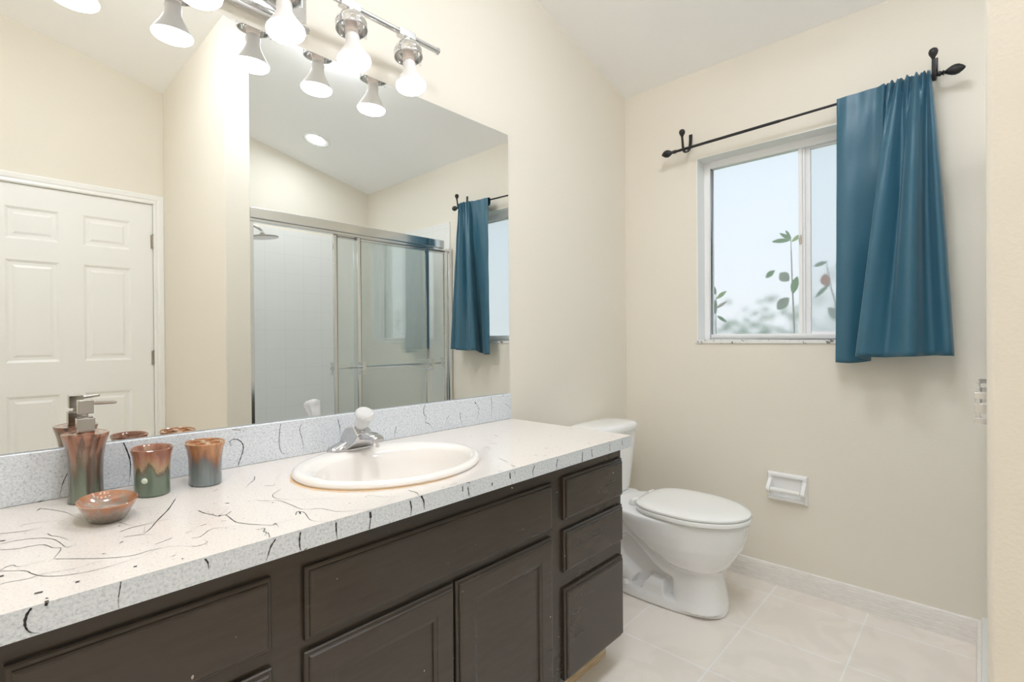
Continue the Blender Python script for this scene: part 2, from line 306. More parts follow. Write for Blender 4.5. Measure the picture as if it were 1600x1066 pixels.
TOP_MARKS = [(1.2,[(-2.378,-0.071),(-2.385,-0.09),(-2.378,-0.082),(-2.364,-0.107),(-2.348,-0.147),(-2.34,-0.191),(-2.332,-0.22)]),(1.0,[(-2.414,-0.184),(-2.405,-0.175),(-2.385,-0.182),(-2.357,-0.2)]),(1.3,[(-2.439,-0.204),(-2.419,-0.215),(-2.4,-0.221),(-2.388,-0.222)]),(1.3,[(-2.383,-0.264),(-2.38,-0.282),(-2.371,-0.299),(-2.363,-0.326)]),(1.3,[(-2.44,-0.268),(-2.42,-0.267),(-2.395,-0.281),(-2.379,-0.306),(-2.373,-0.336),(-2.369,-0.364),(-2.36,-0.366),(-2.356,-0.359)]),(1.3,[(-2.441,-0.3),(-2.423,-0.314),(-2.406,-0.317),(-2.392,-0.325),(-2.384,-0.35),(-2.375,-0.364),(-2.384,-0.398),(-2.389,-0.41),(-2.393,-0.411)]),(1.1,[(-2.444,-0.403),(-2.437,-0.392),(-2.43,-0.392),(-2.426,-0.404),(-2.413,-0.408),(-2.396,-0.406)]),(1.1,[(-2.387,-0.409),(-2.363,-0.434),(-2.334,-0.464),(-2.304,-0.483),(-2.282,-0.481),(-2.261,-0.485),(-2.248,-0.492),(-2.226,-0.52)]),(1.1,[(-2.444,-0.406),(-2.42,-0.43),(-2.414,-0.449),(-2.405,-0.47),(-2.389,-0.488),(-2.364,-0.501),(-2.341,-0.504),(-2.317,-0.501),(-2.293,-0.499),(-2.271,-0.481)]),(1.0,[(-2.446,-0.462),(-2.435,-0.462),(-2.419,-0.468),(-2.406,-0.464),(-2.388,-0.469),(-2.367,-0.475),(-2.338,-0.47)]),(4,[(-2.44,-0.249),(-2.434,-0.253)]),(5,[(-2.445,-0.429),(-2.441,-0.429)]),(4,[(-2.416,-0.531),(-2.408,-0.533)]),(4,[(-2.375,-0.53),(-2.371,-0.532)]),(3,[(-2.311,-0.532),(-2.307,-0.533)]),(3,[(-2.256,-0.554),(-2.254,-0.554)]),(3,[(-2.407,-0.56),(-2.405,-0.559)]),(5,[(-2.409,-0.5705),(-2.405,-0.5705)]),(1.4,[(-2.297,-0.348),(-2.28,-0.34),(-2.258,-0.339),(-2.237,-0.337),(-2.202,-0.347)]),(1.8,[(-2.183,-0.209),(-2.21,-0.274),(-2.243,-0.337),(-2.258,-0.37),(-2.27,-0.385),(-2.261,-0.345)]),(1.3,[(-2.297,-0.382),(-2.279,-0.39),(-2.259,-0.409)]),(2,[(-2.307,-0.408),(-2.302,-0.404)]),(2,[(-2.334,-0.442),(-2.331,-0.441)]),(0.8,[(-2.172,-0.328),(-2.17,-0.354)]),(0.7,[(-2.26,-0.224),(-2.237,-0.229),(-2.221,-0.243)]),(0.7,[(-2.291,-0.284),(-2.282,-0.314),(-2.274,-0.338)]),(0.7,[(-2.27,-0.458),(-2.243,-0.448)]),(0.7,[(-2.223,-0.441),(-2.212,-0.436)]),(1.6,[(-2.173,-0.328),(-2.17,-0.349),(-2.161,-0.377),(-2.156,-0.389),(-2.128,-0.354)]),(1.4,[(-2.153,-0.392),(-2.145,-0.395),(-2.146,-0.434),(-2.143,-0.458),(-2.122,-0.494),(-2.107,-0.514),(-2.096,-0.511),(-2.065,-0.512)]),(3.5,[(-2.157,-0.389),(-2.153,-0.391)]),(1.2,[(-2.145,-0.394),(-2.132,-0.38)]),(3,[(-2.161,-0.37),(-2.159,-0.37)]),(2,[(-2.164,-0.35),(-2.161,-0.351)]),(1.0,[(-2.222,-0.473),(-2.21,-0.477),(-2.188,-0.454),(-2.164,-0.463),(-2.124,-0.487)]),(1.0,[(-2.232,-0.513),(-2.221,-0.518),(-2.21,-0.513),(-2.21,-0.495)]),(1.6,[(-2.106,-0.513),(-2.1,-0.509),(-2.104,-0.533)]),(1.2,[(-2.133,-0.514),(-2.131,-0.518)]),(1.6,[(-2.128,-0.515),(-2.123,-0.521),(-2.13,-0.534),(-2.128,-0.54),(-2.135,-0.553),(-2.14,-0.552)]),(1.2,[(-2.126,-0.543),(-2.132,-0.564),(-2.138,-0.5705)]),(1.8,[(-2.057,-0.493),(-2.048,-0.478),(-2.044,-0.479),(-2.048,-0.494),(-2.043,-0.48),(-2.04,-0.495),(-2.05,-0.537),(-2.045,-0.556),(-2.032,-0.5705)]),(1.0,[(-2.073,-0.347),(-2.059,-0.364),(-2.042,-0.386),(-2.037,-0.436),(-2.033,-0.472),(-2.007,-0.495),(-1.996,-0.532),(-1.972,-0.553),(-1.947,-0.568),(-1.92,-0.567),(-1.868,-0.54)]),(1.0,[(-2.005,-0.303),(-2.03,-0.326),(-2.039,-0.342),(-2.04,-0.366),(-2.025,-0.393),(-1.994,-0.424),(-1.956,-0.455)]),(1,[(-1.915,-0.498),(-1.899,-0.491),(-1.886,-0.523),(-1.869,-0.539)]),(3,[(-2.058,-0.385),(-2.055,-0.386)]),(1.4,[(-2.005,-0.149),(-2.018,-0.181),(-2.036,-0.205),(-2.056,-0.234)]),(1.2,[(-2.021,-0.248),(-2.006,-0.265),(-1.998,-0.245)]),(1,[(-2.114,-0.212),(-2.101,-0.199)]),(2,[(-1.956,-0.507),(-1.953,-0.508)]),(2,[(-2.14,-0.305),(-2.137,-0.305)]),(2,[(-2.123,-0.318),(-2.117,-0.323)]),(1.2,[(-2.195,-0.421),(-2.185,-0.419)]),(2,[(-2.16,-0.483),(-2.159,-0.484)]),(2,[(-2.169,-0.467),(-2.167,-0.467)]),(1,[(-2.163,-0.425),(-2.155,-0.426)]),(1.6,[(-1.824,-0.523),(-1.822,-0.551),(-1.832,-0.5705)]),(1.3,[(-1.152,-0.532),(-1.167,-0.548),(-1.144,-0.542)]),(3,[(-0.989,-0.342),(-0.984,-0.348)]),(2.4,[(-1.392,-0.514),(-1.385,-0.519)]),(2.4,[(-1.304,-0.479),(-1.298,-0.488)]),(2,[(-1.547,-0.522),(-1.544,-0.523)]),(2,[(-1.517,-0.543),(-1.521,-0.56)]),(2,[(-1.455,-0.5705),(-1.453,-0.5705)]),(2,[(-1.38,-0.538),(-1.373,-0.543)]),(2,[(-1.333,-0.182),(-1.328,-0.185)]),(2,[(-1.258,-0.223),(-1.265,-0.245)]),(1.5,[(-1.358,-0.303),(-1.352,-0.329)]),(2,[(-1.036,-0.491),(-1.032,-0.492)]),(2,[(-1.002,-0.523),(-0.997,-0.525)]),(2,[(-1.147,-0.375),(-1.142,-0.377)]),(2,[(-1.761,-0.561),(-1.757,-0.562)]),(1,[(-1.737,-0.56),(-1.717,-0.561)]),(2,[(-1.265,-0.492),(-1.261,-0.494)]),(1.5,[(-1.165,-0.0205),(-1.166,-0.0205)]),(1.5,[(-1.581,-0.556),(-1.574,-0.564)]),(1,[(-1.484,-0.466),(-1.498,-0.511)]),(0.8,[(-1.338,-0.243),(-1.329,-0.281)]),(0.8,[(-1.184,-0.186),(-1.184,-0.228)]),(1,[(-1.408,-0.329),(-1.408,-0.354)])]
EDGE_MARKS = [(2.6,[(-2.421,0.784),(-2.425,0.778),(-2.427,0.769),(-2.426,0.761),(-2.422,0.754),(-2.414,0.75)]),(1.2,[(-2.332,0.785),(-2.333,0.777),(-2.335,0.763),(-2.335,0.749)]),(3,[(-2.409,0.784),(-2.406,0.783)]),(2.2,[(-2.23,0.783),(-2.226,0.776),(-2.225,0.765)]),(2.2,[(-2.125,0.782),(-2.133,0.772),(-2.138,0.758),(-2.141,0.75)]),(2.4,[(-2.083,0.782),(-2.085,0.769),(-2.084,0.754),(-2.081,0.749)]),(1.5,[(-2.077,0.749),(-2.073,0.75),(-2.07,0.751)]),(2.4,[(-2.017,0.781),(-2.017,0.765),(-2.015,0.749)]),(3.6,[(-1.947,0.782),(-1.946,0.77)]),(1.4,[(-1.946,0.77),(-1.949,0.749)]),(2.8,[(-1.854,0.781),(-1.851,0.765),(-1.854,0.749)]),(3.2,[(-1.826,0.785),(-1.819,0.771),(-1.819,0.753)]),(2,[(-1.71,0.78),(-1.71,0.768)]),(1.2,[(-1.696,0.785),(-1.687,0.782),(-1.694,0.774)]),(2.6,[(-1.694,0.774),(-1.691,0.757),(-1.687,0.749)]),(2.6,[(-1.616,0.768),(-1.616,0.76)]),(2.8,[(-1.553,0.779),(-1.552,0.764)]),(2.4,[(-1.457,0.779),(-1.465,0.765),(-1.462,0.749)]),(2.6,[(-1.358,0.779),(-1.364,0.761),(-1.359,0.749)]),(2.6,[(-1.239,0.778),(-1.241,0.749)]),(2,[(-1.193,0.779),(-1.188,0.754)]),(1.5,[(-1.091,0.779),(-1.089,0.755)]),(1.8,[(-1.015,0.779),(-1.013,0.761)]),(1.2,[(-1.536,0.781),(-1.535,0.772)])]
SPLASH_MARKS = [(2,[(-2.238,0.887),(-2.232,0.869),(-2.226,0.844),(-2.226,0.817),(-2.229,0.7865)]),(1.4,[(-2.333,0.837),(-2.341,0.816),(-2.346,0.789)]),(1.5,[(-2.38,0.7865),(-2.374,0.7865),(-2.371,0.7865)]),(2,[(-1.999,0.79),(-1.993,0.808),(-1.987,0.827),(-1.987,0.842),(-1.994,0.853),(-2.004,0.859),(-2.013,0.859),(-2.019,0.853),(-2.015,0.844),(-2.013,0.849),(-2.02,0.857)]),(1.2,[(-1.889,0.885),(-1.893,0.859),(-1.894,0.827),(-1.887,0.804),(-1.874,0.8),(-1.862,0.805)]),(1.3,[(-1.832,0.875),(-1.837,0.859),(-1.83,0.834),(-1.826,0.805),(-1.83,0.79)]),(1.8,[(-1.721,0.876),(-1.715,0.851),(-1.713,0.822)]),(1.6,[(-1.515,0.826),(-1.52,0.806),(-1.523,0.789)]),(2,[(-1.395,0.889),(-1.402,0.872),(-1.401,0.855),(-1.391,0.843),(-1.396,0.828),(-1.393,0.812)]),(1.6,[(-1.395,0.825),(-1.378,0.817),(-1.362,0.796)]),(1.2,[(-1.287,0.838),(-1.299,0.824),(-1.31,0.795)]),(2,[(-1.236,0.842),(-1.234,0.821),(-1.226,0.794)]),(2.6,[(-1.162,0.873),(-1.155,0.867)]),(1.2,[(-1.155,0.867),(-1.141,0.847),(-1.146,0.82),(-1.153,0.794)]),(1.6,[(-1.073,0.887),(-1.071,0.857),(-1.071,0.822),(-1.079,0.795)]),(1,[(-0.994,0.851),(-0.971,0.838),(-0.955,0.822)]),(1,[(-1.007,0.889),(-1.002,0.88)]),(1,[(-2.013,0.885),(-1.993,0.881)])]
# ================================================================== THE ROOM
HC, SL = 2.4365, .2348                      # ceiling height at the window wall, slope
XL, YB = -3.05, -2.66                       # left wall, back wall
SX0, SX1, SY = -1.571, -1.4458, -1.4415     # partition wall between door alcove and shower
ceil_z = lambda x: HC - SL*x
def prism_xz(bm, x0, x1, z0, y0, y1):       # wall piece along x with a top that follows the ceiling
    p = [(x0, z0), (x1, z0), (x1, ceil_z(x1)), (x0, ceil_z(x0))]
    loft(bm, [[(x, y0, z) for x, z in p], [(x, y1, z) for x, z in p]])

bm = BM(); box(bm, XL-.1, .2, YB-.1, .1, -.1, 0)
struct(obj('floor', bm, FLOORM), 'square beige marbled floor tiles with pale grout', 'floor')
bm = BM()
p = [(XL-.1, ceil_z(XL-.1)), (.2, ceil_z(.2)), (.2, ceil_z(.2)+.12), (XL-.1, ceil_z(XL-.1)+.12)]
loft(bm, [[(x, YB-.1, z) for x, z in p], [(x, .1, z) for x, z in p]])
struct(obj('ceiling', bm, CEIL), 'white sloped ceiling, lowest above the window wall', 'ceiling')
bm = BM(); prism_xz(bm, XL-.1, 0, 0, 0, .1)
struct(obj('wall_mirror_side', bm, PAINT), 'cream wall behind the mirror and vanity', 'wall')
WY0, WY1, WZ0, WZ1 = -1.31, -.40, 1.102, 2.005
bm = BM()
box(bm, 0, .2, YB-.1, WY0, 0, HC); box(bm, 0, .2, WY1, .1, 0, HC)
box(bm, 0, .2, WY0, WY1, 0, 1.085); box(bm, 0, .2, WY0, WY1, WZ1, HC)
struct(obj('wall_right', bm, PAINT), 'cream wall around the curtained window', 'wall')
bm = BM(); box(bm, XL-.1, XL, YB-.1, .1, 0, ceil_z(XL))
struct(obj('wall_left', bm, PAINT), 'cream wall at the far left end of the room', 'wall')
DX0, DX1, DZ = -2.463, -1.634, 2.034
bm = BM()
prism_xz(bm, XL, DX0-.012, 0, YB, YB-.1); prism_xz(bm, DX1+.012, 0, 0, YB, YB-.1)
prism_xz(bm, DX0-.012, DX1+.012, DZ+.012, YB, YB-.1)
struct(obj('wall_back', bm, PAINT), 'cream wall with the white door, seen in the mirror', 'wall')
bm = BM(); prism_xz(bm, SX0, SX1, 0, YB, SY)
struct(obj('wall_partition', bm, PAINT, bevel=.008, seg=3), 'cream partition wall end beside the shower', 'wall')

# skirting boards
def baseboard(name, pts, label):
    bm = BM()
    prof = [(0, 0), (.013, 0), (.013, .018), (.0115, .020), (.013, .022), (.013, .040), (.0115, .042), (.013, .044), (.012, .066), (.0105, .068), (.012, .070), (.009, .086), (.005, .089), (0, .089)]
    (xa, ya), (xb, yb), (nx, ny) = pts
    loft(bm, [[(xa+nx*d, ya+ny*d, z) for d, z in prof], [(xb+nx*d, yb+ny*d, z) for d, z in prof]])
    return struct(obj(name, bm, BASEB), label, 'baseboard')
baseboard('baseboard_right', ((0, 0), (0, -1.434), (-1, 0)), 'white grooved baseboard under the window wall')
baseboard('baseboard_front', ((-.9546, 0), (-.013, 0), (0, -1)), 'white baseboard behind the toilet')
baseboard('baseboard_alcove', ((SX0, SY), (SX0, YB), (-1, 0)), 'white baseboard on the partition wall')
baseboard('baseboard_curb', ((-1.4458, -1.434), (-.013, -1.434), (0, 1)), 'white baseboard along the shower curb')

# shower tiling, curb and pan
bm = BM(); box(bm, SX1, 0, YB, YB+.008, 0, 2.0)
struct(obj('trim_1', bm, TILE_XZ), 'white square tiles on the back wall of the shower', 'tile')
bm = BM(); box(bm, -.008, 0, YB+.008, -1.506, 0, 2.0)
struct(obj('trim_2', bm, TILE_YZ), 'white square tiles on the window side of the shower', 'tile')
bm = BM(); box(bm, SX1, SX1+.008, YB+.008, -1.506, 0, 2.0)
struct(obj('trim_3', bm, TILE_YZ), 'white square tiles on the shower head side', 'tile')
bm = BM(); box(bm, SX1+.0005, -.0005, -1.57, -1.434, 0, .105)
struct(obj('trim_4', bm, PAN, bevel=.006), 'white shower curb behind the low baseboard', 'curb')
bm = BM(); box(bm, SX1+.0085, -.0085, YB+.0085, -1.5705, 0, .04)
struct(obj('trim_5', bm, PAN), 'white shower pan behind the curb', 'shower pan')

# ------------------------------------------------------------------ window
win = thing('window_1', 'white two-pane sliding window with frosted glass half behind the curtain', 'window', (.09, -.855, WZ0)); win['kind'] = 'structure'
bm = BM()
box(bm, -.001, .085, WY1-.004, WY1, WZ0, WZ1); box(bm, -.001, .085, WY0, WY0+.004, WZ0, WZ1)
box(bm, -.001, .085, WY0+.004, WY1-.004, WZ1-.004, WZ1)
obj('reveal', bm, WHITE, win)
bm = BM()
F0, F1 = .085, .125
box(bm, F0, F1, WY1-.034, WY1, WZ0, WZ1); box(bm, F0, F1, WY0, WY0+.034, WZ0, WZ1)
box(bm, F0, F1, WY0+.034, WY1-.034, WZ1-.038, WZ1); box(bm, F0, F1, WY0+.034, WY1-.034, WZ0, WZ0+.028)
obj('window_frame', bm, VINYL, win, bevel=.003)
bm = BM()
box(bm, .095, .108, -.846, -.830, WZ0+.028, WZ1-.038); box(bm, .108, .125, -.876, -.846, WZ0+.028, WZ1-.038)
box(bm, .099, .108, -.856, -.846, WZ0+.028, WZ1-.038)
o = obj('mullion', bm, VINYL, win, bevel=.0015)
bm = BM(); box(bm, .088, .095, -.843, -.834, 1.535, 1.575); box(bm, .0905, .095, -.84, -.832, 1.545, 1.565)
obj('latch', bm, SATIN, o, bevel=.001)
bm = BM(); box(bm, .112, .124, -1.27, -.876, WZ0+.028, WZ0+.036); box(bm, .112, .124, -1.27, -.876, WZ1-.046, WZ1-.038); box(bm, .112, .124, -1.276, -1.262, WZ0+.036, WZ1-.046)
obj('sash', bm, VINYL, win)
bm = BM(); box(bm, .104, .1075, -.8305, -.433, WZ0+.027, WZ1-.037); obj('fixed_pane', bm, FROST, win)
bm = BM(); box(bm, .116, .1195, -1.264, -.875, WZ0+.035, WZ1-.045); obj('sliding_pane', bm, FROST2, win)
bm = BM(); box(bm, -.007, .085, -1.318, -.391, 1.085, WZ0)
struct(obj('window_sill', bm, MARBLE, win, bevel=.002), 'white marble sill with dark flecks')

# ------------------------------------------------------------------ door
door = thing('door_1', 'closed white six panel door, seen in the mirror', 'door', ((DX0+DX1)/2, YB, 0)); door['kind'] = 'structure'
bm = BM(); yf = YB-.004
xs = [DX0, -2.338, -2.104, -1.992, -1.754, DX1]; zs = [.008, .22, .797, .995, 1.595, 1.716, 1.903, DZ]
for i in range(5):
    for j in range(7):
        a, b, c, d = xs[i], xs[i+1], zs[j], zs[j+1]
        if i in (1, 3) and j in (1, 3, 5):
            rect = lambda q, y: [(a+q, y, c+q), (b-q, y, c+q), (b-q, y, d-q), (a+q, y, d-q)]
            loft(bm, [rect(0, yf), rect(.006, yf-.004), rect(.014, yf-.009), (rect(.030, yf-.009)), rect(.044, yf-.003), rect(.046, yf-.003)], cap0=False)
        else:
            bm.faces.new([bm.verts.new(q) for q in ((a, yf, c), (b, yf, c), (b, yf, d), (a, yf, d))])
box(bm, DX0, DX1, YB-.042, YB-.016, .008, DZ)
for (x, xx) in ((DX0, DX0), (DX1, DX1)):
    bm.faces.new([bm.verts.new(q) for q in ((x, yf, .008), (x, YB-.016, .008), (x, YB-.016, DZ), (x, yf, DZ))])
bm.faces.new([bm.verts.new(q) for q in ((DX0, yf, DZ), (DX1, yf, DZ), (DX1, YB-.016, DZ), (DX0, YB-.016, DZ))])
obj('door_leaf', bm, WHITE, door)
bm = BM(); box(bm, DX0-.0118, DX0, YB-.06, YB-.012, 0, DZ+.0118); box(bm, DX1, DX1+.0118, YB-.06, YB-.012, 0, DZ+.0118); box(bm, DX0, DX1, YB-.06, YB-.012, DZ, DZ+.0118); box(bm, DX0, DX1, YB-.09, YB-.0425, 0, DZ)  # last box is an added backing that blocks sky light behind the leaf
obj('door_jamb_light_seal', bm, WHITE, door)
bm = BM()
def casing(bm, seq):
    prof = [(0, 0), (0, .010), (.008, .014), (.022, .012), (.030, .016), (.052, .018), (.0595, .014), (.0595, 0)]   # inside edge -> outside
    rings = []
    for x, z, ox, oz in seq: rings.append([(x+ox*d, YB+h, z+oz*d) for d, h in prof])
    loft(bm, rings)
casing(bm, [(DX0-.003, 0, -1, 0), (DX0-.003, DZ+.003, -1, 1), (DX1+.003, DZ+.003, 1, 1), (DX1+.003, 0, 1, 0)])
obj('door_casing', bm, WHITE, door)
for z in (.22, 1.004, 1.784):
    bm = BM(); lathe(bm, [(.0055, -.045), (.0055, .045)], (DX1+.001, YB+.004, z), 10); lathe(bm, [(.003, .045), (.006, .048), (.003, .053)], (DX1+.001, YB+.004, z), 10)
    box(bm, DX1-.012, DX1+.008, YB-.004, YB+.0005, z-.045, z+.045)
    obj('hinge', bm, SATIN, door, smooth=True)

# ================================================================== VANITY
CT, CB, CF, CX0, CX1 = .786, .748, -.5715, -2.50, -.9546
van = thing('vanity_cabinet', 'dark brown painted vanity cabinet under the speckled countertop', 'cabinet', (-1.72, -.3, 0))
FX0, FX1, FY = -2.485, -.964, -.535
bm = BM()
CC = CB-.0006
box(bm, FX0, FX1, FY, FY+.02, .10, CC); box(bm, FX0, FX0+.016, FY+.02, -.002, .0, CC); box(bm, FX1-.016, FX1, FY+.02, -.47, .10, CC); box(bm, FX1-.016, FX1, -.47, -.002, .0, CC)
box(bm, FX0+.016, FX1-.016, FY+.02, -.002, .10, .116)
obj('carcass', bm, CAB, van, bevel=.0015)
bm = BM(); box(bm, FX0+.016, FX1, -.4715, -.4702, 0, .0995); box(bm, FX0+.016, FX1-.0165, -.4702, -.455, 0, .0995)
obj('toe_board', bm, TOE, van)
def front(name, x0, x1, z0, z1, shaker=False):
    bm = BM()
    R = lambda q, d: [(x0+q, FY-d, z0+q), (x1-q, FY-d, z0+q), (x1-q, FY-d, z1-q), (x0+q, FY-d, z1-q)]
    st = [R(0, .0004), R(0, .0085), R(.0022, .0110), R(.0065, .0118), R(.0070, .0150), R(.0095, .0178), R(.0125, .0184)]
    if shaker: st += [R(.052, .0184), R(.0535, .0165), R(.062, .0150), R(.0635, .0105), R(.066, .0100)]
    loft(bm, st)
    return obj(name, bm, CAB, van)
for x0, x1 in ((-1.297, -.974), (-2.445, -2.122)):
    front('drawer', x0, x1, .583, .709); front('drawer', x0, x1, .430, .553); front('drawer', x0, x1, .114, .381)
front('false_drawer_front', -2.064, -1.353, .572, .705)
front('door', -2.066, -1.717, .114, .552, True); front('door', -1.710, -1.353, .114, .552, True)

# countertop with oval cut-out and hand painted squiggles
SCX, SCY = -1.717, -.297
def marks(bm, data, conv, mi):
    for wd, pts in data:
        P = catmull([Vector((a, b, 0)) for a, b in pts], 5)
        if len(P) < 2: continue
        n = len(P); L = []
        for i, q in enumerate(P):
            t = (P[min(i+1, n-1)]-P[max(i-1, 0)])
            if t.length < 1e-6: t = Vector((1, 0, 0))
            t.normalize(); s = Vector((-t.y, t.x, 0)); f = i/(n-1)
            ww = wd*.0006*(1.0-.62*abs(2*f-.55)**1.2 if n > 3 else 1)*(1+.25*math.sin(i*1.7))
            L.append((q+s*max(ww, .00018), q-s*max(ww, .00018)))
        for (a, b), (c, d) in zip(L[:-1], L[1:]):
            try: bm.faces.new([bm.verts.new(conv(v)) for v in (a, b, d, c)]).material_index = mi
            except ValueError: pass
bm = BM()
angs = sorted(set([2*math.pi*i/72 for i in range(72)] + [math.atan2(y-SCY, x-SCX) % (2*math.pi) for x in (CX0, CX1) for y in (CF, -.0005)]))
rin, rout = [], []
for a in angs:
    c, s = math.cos(a), math.sin(a)
    k = min(((CX1-SCX)/c if c > 1e-9 else (CX0-SCX)/c if c < -1e-9 else 9e9), ((-.0005-SCY)/s if s > 1e-9 else (CF-SCY)/s if s < -1e-9 else 9e9))
    rout.append((SCX+c*k, SCY+s*k)); q = 1/math.hypot(c/.225, s/.192); rin.append((SCX+c*q, SCY+s*q))
loft(bm, [[(x, y, z) for x, y in r] for r, z in ((rin, CB), (rin, CT), (rout, CT), (rout, CB), (rin, CB))], cap0=False, cap1=False)
bmesh.ops.remove_doubles(bm, verts=bm.verts, dist=1e-5); bmesh.ops.recalc_face_normals(bm, faces=bm.faces)
for f in bm.faces:
    if abs(f.normal.z) < .5: f.material_index = 1
marks(bm, TOP_MARKS, lambda v: (v.x, v.y, CT+.0004), 2)
marks(bm, EDGE_MARKS, lambda v: (v.x, CF-.0004, v.y), 2)
rr = random.Random(8)
for i in range(70):       # small flecks of paint
    x, y = rr.uniform(-2.42, -.98), rr.uniform(-.56, -.03)
    if ((x-SCX)/.27)**2+((y-SCY)/.24)**2 < 1: continue
    a = rr.uniform(-.5, .5)+.5; ln = rr.uniform(.001, .006)
    marks(bm, [(rr.uniform(.4, 1.2), [(x, y), (x+ln*math.cos(a), y+ln*math.sin(a))])], lambda v: (v.x, v.y, CT+.0004), 2)
ctop = obj('countertop', bm, [CTOP, CEDGE, INK], base=(-1.72, -.286, CB), bevel=.003)
tag(ctop, 'white speckled countertop with black painted squiggles on the dark vanity', 'countertop')
bm = BM(); box(bm, CX0, CX1+.0, -.02, -.0005, CT, .8895)
marks(bm, SPLASH_MARKS, lambda v: (v.x, -.0204, v.y), 1)
obj('backsplash', bm, [CEDGE, INK], ctop, bevel=.0025)

# sink
sink = thing('sink', 'oval warm white drop-in sink set in the speckled countertop', 'sink', (SCX, SCY, CT))
bm = BM()
loft(bm, [ell(SCX, SCY+dy, z, a, b, 72) for a, b, z, dy in (
    (.238, .207, CT+.0006, 0), (.2445, .2135, CT+.0006, 0), (.2470, .216, CT+.005, 0), (.2455, .2145, CT+.010, 0), (.240, .209, CT+.0145, 0), (.230, .198, CT+.0165, -.001),
    (.221, .183, CT+.0155, -.013), (.212, .167, CT+.012, -.025), (.206, .159, CT+.002, -.029), (.198, .151, CT-.03, -.028), (.180, .134, CT-.075, -.025), (.140, .104, CT-.112, -.020), (.095, .070, CT-.131, -.016), (.045, .042, CT-.138, -.014), (.024, .024, CT-.140, -.014))], cap0=False, cap1=True)
obj('basin', bm, SINKP, sink, smooth=True)
bm = BM(); lathe(bm, [(.0225, 0), (.0225, .002), (.019, .004), (.0165, .003)], (SCX, SCY-.014, CT-.1398), 24); lathe(bm, [(.015, .002), (.015, .006), (.004, .008)], (SCX, SCY-.014, CT-.1398), 24)
obj('drain', bm, CHROME, sink, smooth=True)
bm = BM()
NS = 60
ins, outs = [], []
for i in range(NS+1):
    a = math.radians(150+130*i/NS); f = math.sin(math.pi*i/NS)**.7
    j = 1+.25*math.sin(i*.9)
    ins.append((SCX+.2435*math.cos(a), SCY+.2125*math.sin(a), CT+.0003)); outs.append((SCX+(.2475+.009*f*j)*math.cos(a), SCY+(.2165+.006*f*j)*math.sin(a), CT+.0003))
loft(bm, [ins, outs], cap0=False, cap1=False, closed=False)
obj('rust_ring', bm, STAIN, sink)['label'] = 'tan rust ring along the left of the rim'

# faucet
fau = thing('faucet', 'chrome single handle faucet with clear knob behind the sink', 'faucet', (SCX, -.11, CT+.016))
fz = CT+.0165; fy = -.108
bm = BM()
def rrect(cx, cy, z, a, b, n=40, p=4.0): return ell(cx, cy, z, a, b, n, p)
loft(bm, [rrect(SCX, fy, fz-.004, .078, .027), rrect(SCX, fy, fz+.006, .078, .027), rrect(SCX, fy, fz+.010, .074, .023), rrect(SCX, fy, fz+.020, .045, .021), rrect(SCX, fy, fz+.024, .035, .019)])
obj('base_plate', bm, FCHROME, fau, smooth=True)
bm = BM()
# wedge body: side profile in (y, z) swept across x with chamfered shoulders
def sweep_x(bm, prof, w0, w1):
    loft(bm, [[(SCX-w1, y, z) for y, z in prof], [(SCX-w0, y, z) for y, z in prof], [(SCX+w0, y, z) for y, z in prof], [(SCX+w1, y, z) for y, z in prof]])
prof = [(fy+.024, fz+.004), (fy-.030, fz+.004), (fy-.058, fz+.026), (fy-.064, fz+.048), (fy-.028, fz+.068), (fy+.012, fz+.060), (fy+.022, fz+.040)]
wz = lambda z: .041-.022*(z-fz-.004)/.064
loft(bm, [[(SCX+s_*wz(z), y, z) for y, z in prof] for s_ in (-1, 1)])
obj('body', bm, FCHROME, fau, bevel=.004, seg=3)
bm = BM()
loft(bm, [[(SCX+sx_*(.020-t*.004), y, z+dz*(1-t*.35)) for sx_, dz in ((-1, -.011), (1, -.011), (1, .008), (.55, .012), (-.55, .012), (-1, .008))]
          for t, y, z in ((0, fy-.030, fz+.040), (.35, fy-.070, fz+.045), (.7, fy-.10, fz+.046), (.95, fy-.125, fz+.042), (1, fy-.132, fz+.038))])
obj('spout', bm, FCHROME, fau, bevel=.003, seg=2)
bm = BM(); lathe(bm, [(.0095, -.012), (.0095, 0)], (SCX, fy-.118, fz+.031), 16); obj('aerator', bm, CHROME, fau, smooth=True)
kd = Vector((0, -.50, .87)).normalized(); ko = Vector((SCX, fy-.034, fz+.060))
bm = BM(); n = 36
def flut(o, d, r, k):
    u = Vector((1, 0, 0)); v = d.cross(u)
    return [o+(u*math.cos(2*math.pi*i/n)+v*math.sin(2*math.pi*i/n))*(r*(1+k*(1 if i % 3 else -1))) for i in range(n)]
loft(bm, [flut(ko+kd*z, kd, r, k) for r, z, k in ((.012, .004, 0), (.0165, .008, .03), (.0185, .020, .045), (.0205, .036, .045), (.0245, .042, .03), (.0265, .048, .03), (.0262, .054, .02), (.0225, .0585, 0), (.0205, .0572, 0), (.012, .0570, 0))])
knob = obj('knob', bm, ACRYL, fau, smooth=True); knob['label'] = 'clear fluted acrylic knob'
bm = BM(); lathe_ax(bm, [(.0155, -.012), (.0155, .003), (.011, .0045)], ko, kd, 24); obj('collar', bm, CHROME, knob, smooth=True)

# ------------------------------------------------------------------ wall mirror
bm = BM(); MX0, MX1, MZ0, MZ1 = -2.50, -.9515, .8905, 1.9575
box(bm, MX0, MX1, -.0062, -.0008, MZ0, MZ1, 1)
for f in bm.faces:
    if f.calc_center_median().y < -.006: f.material_index = 0
mir = obj('wall_mirror', bm, [MIRROR, MEDGE], base=((MX0+MX1)/2, -.001, MZ0))
tag(mir, 'large frameless mirror on the wall above the backsplash', 'mirror')

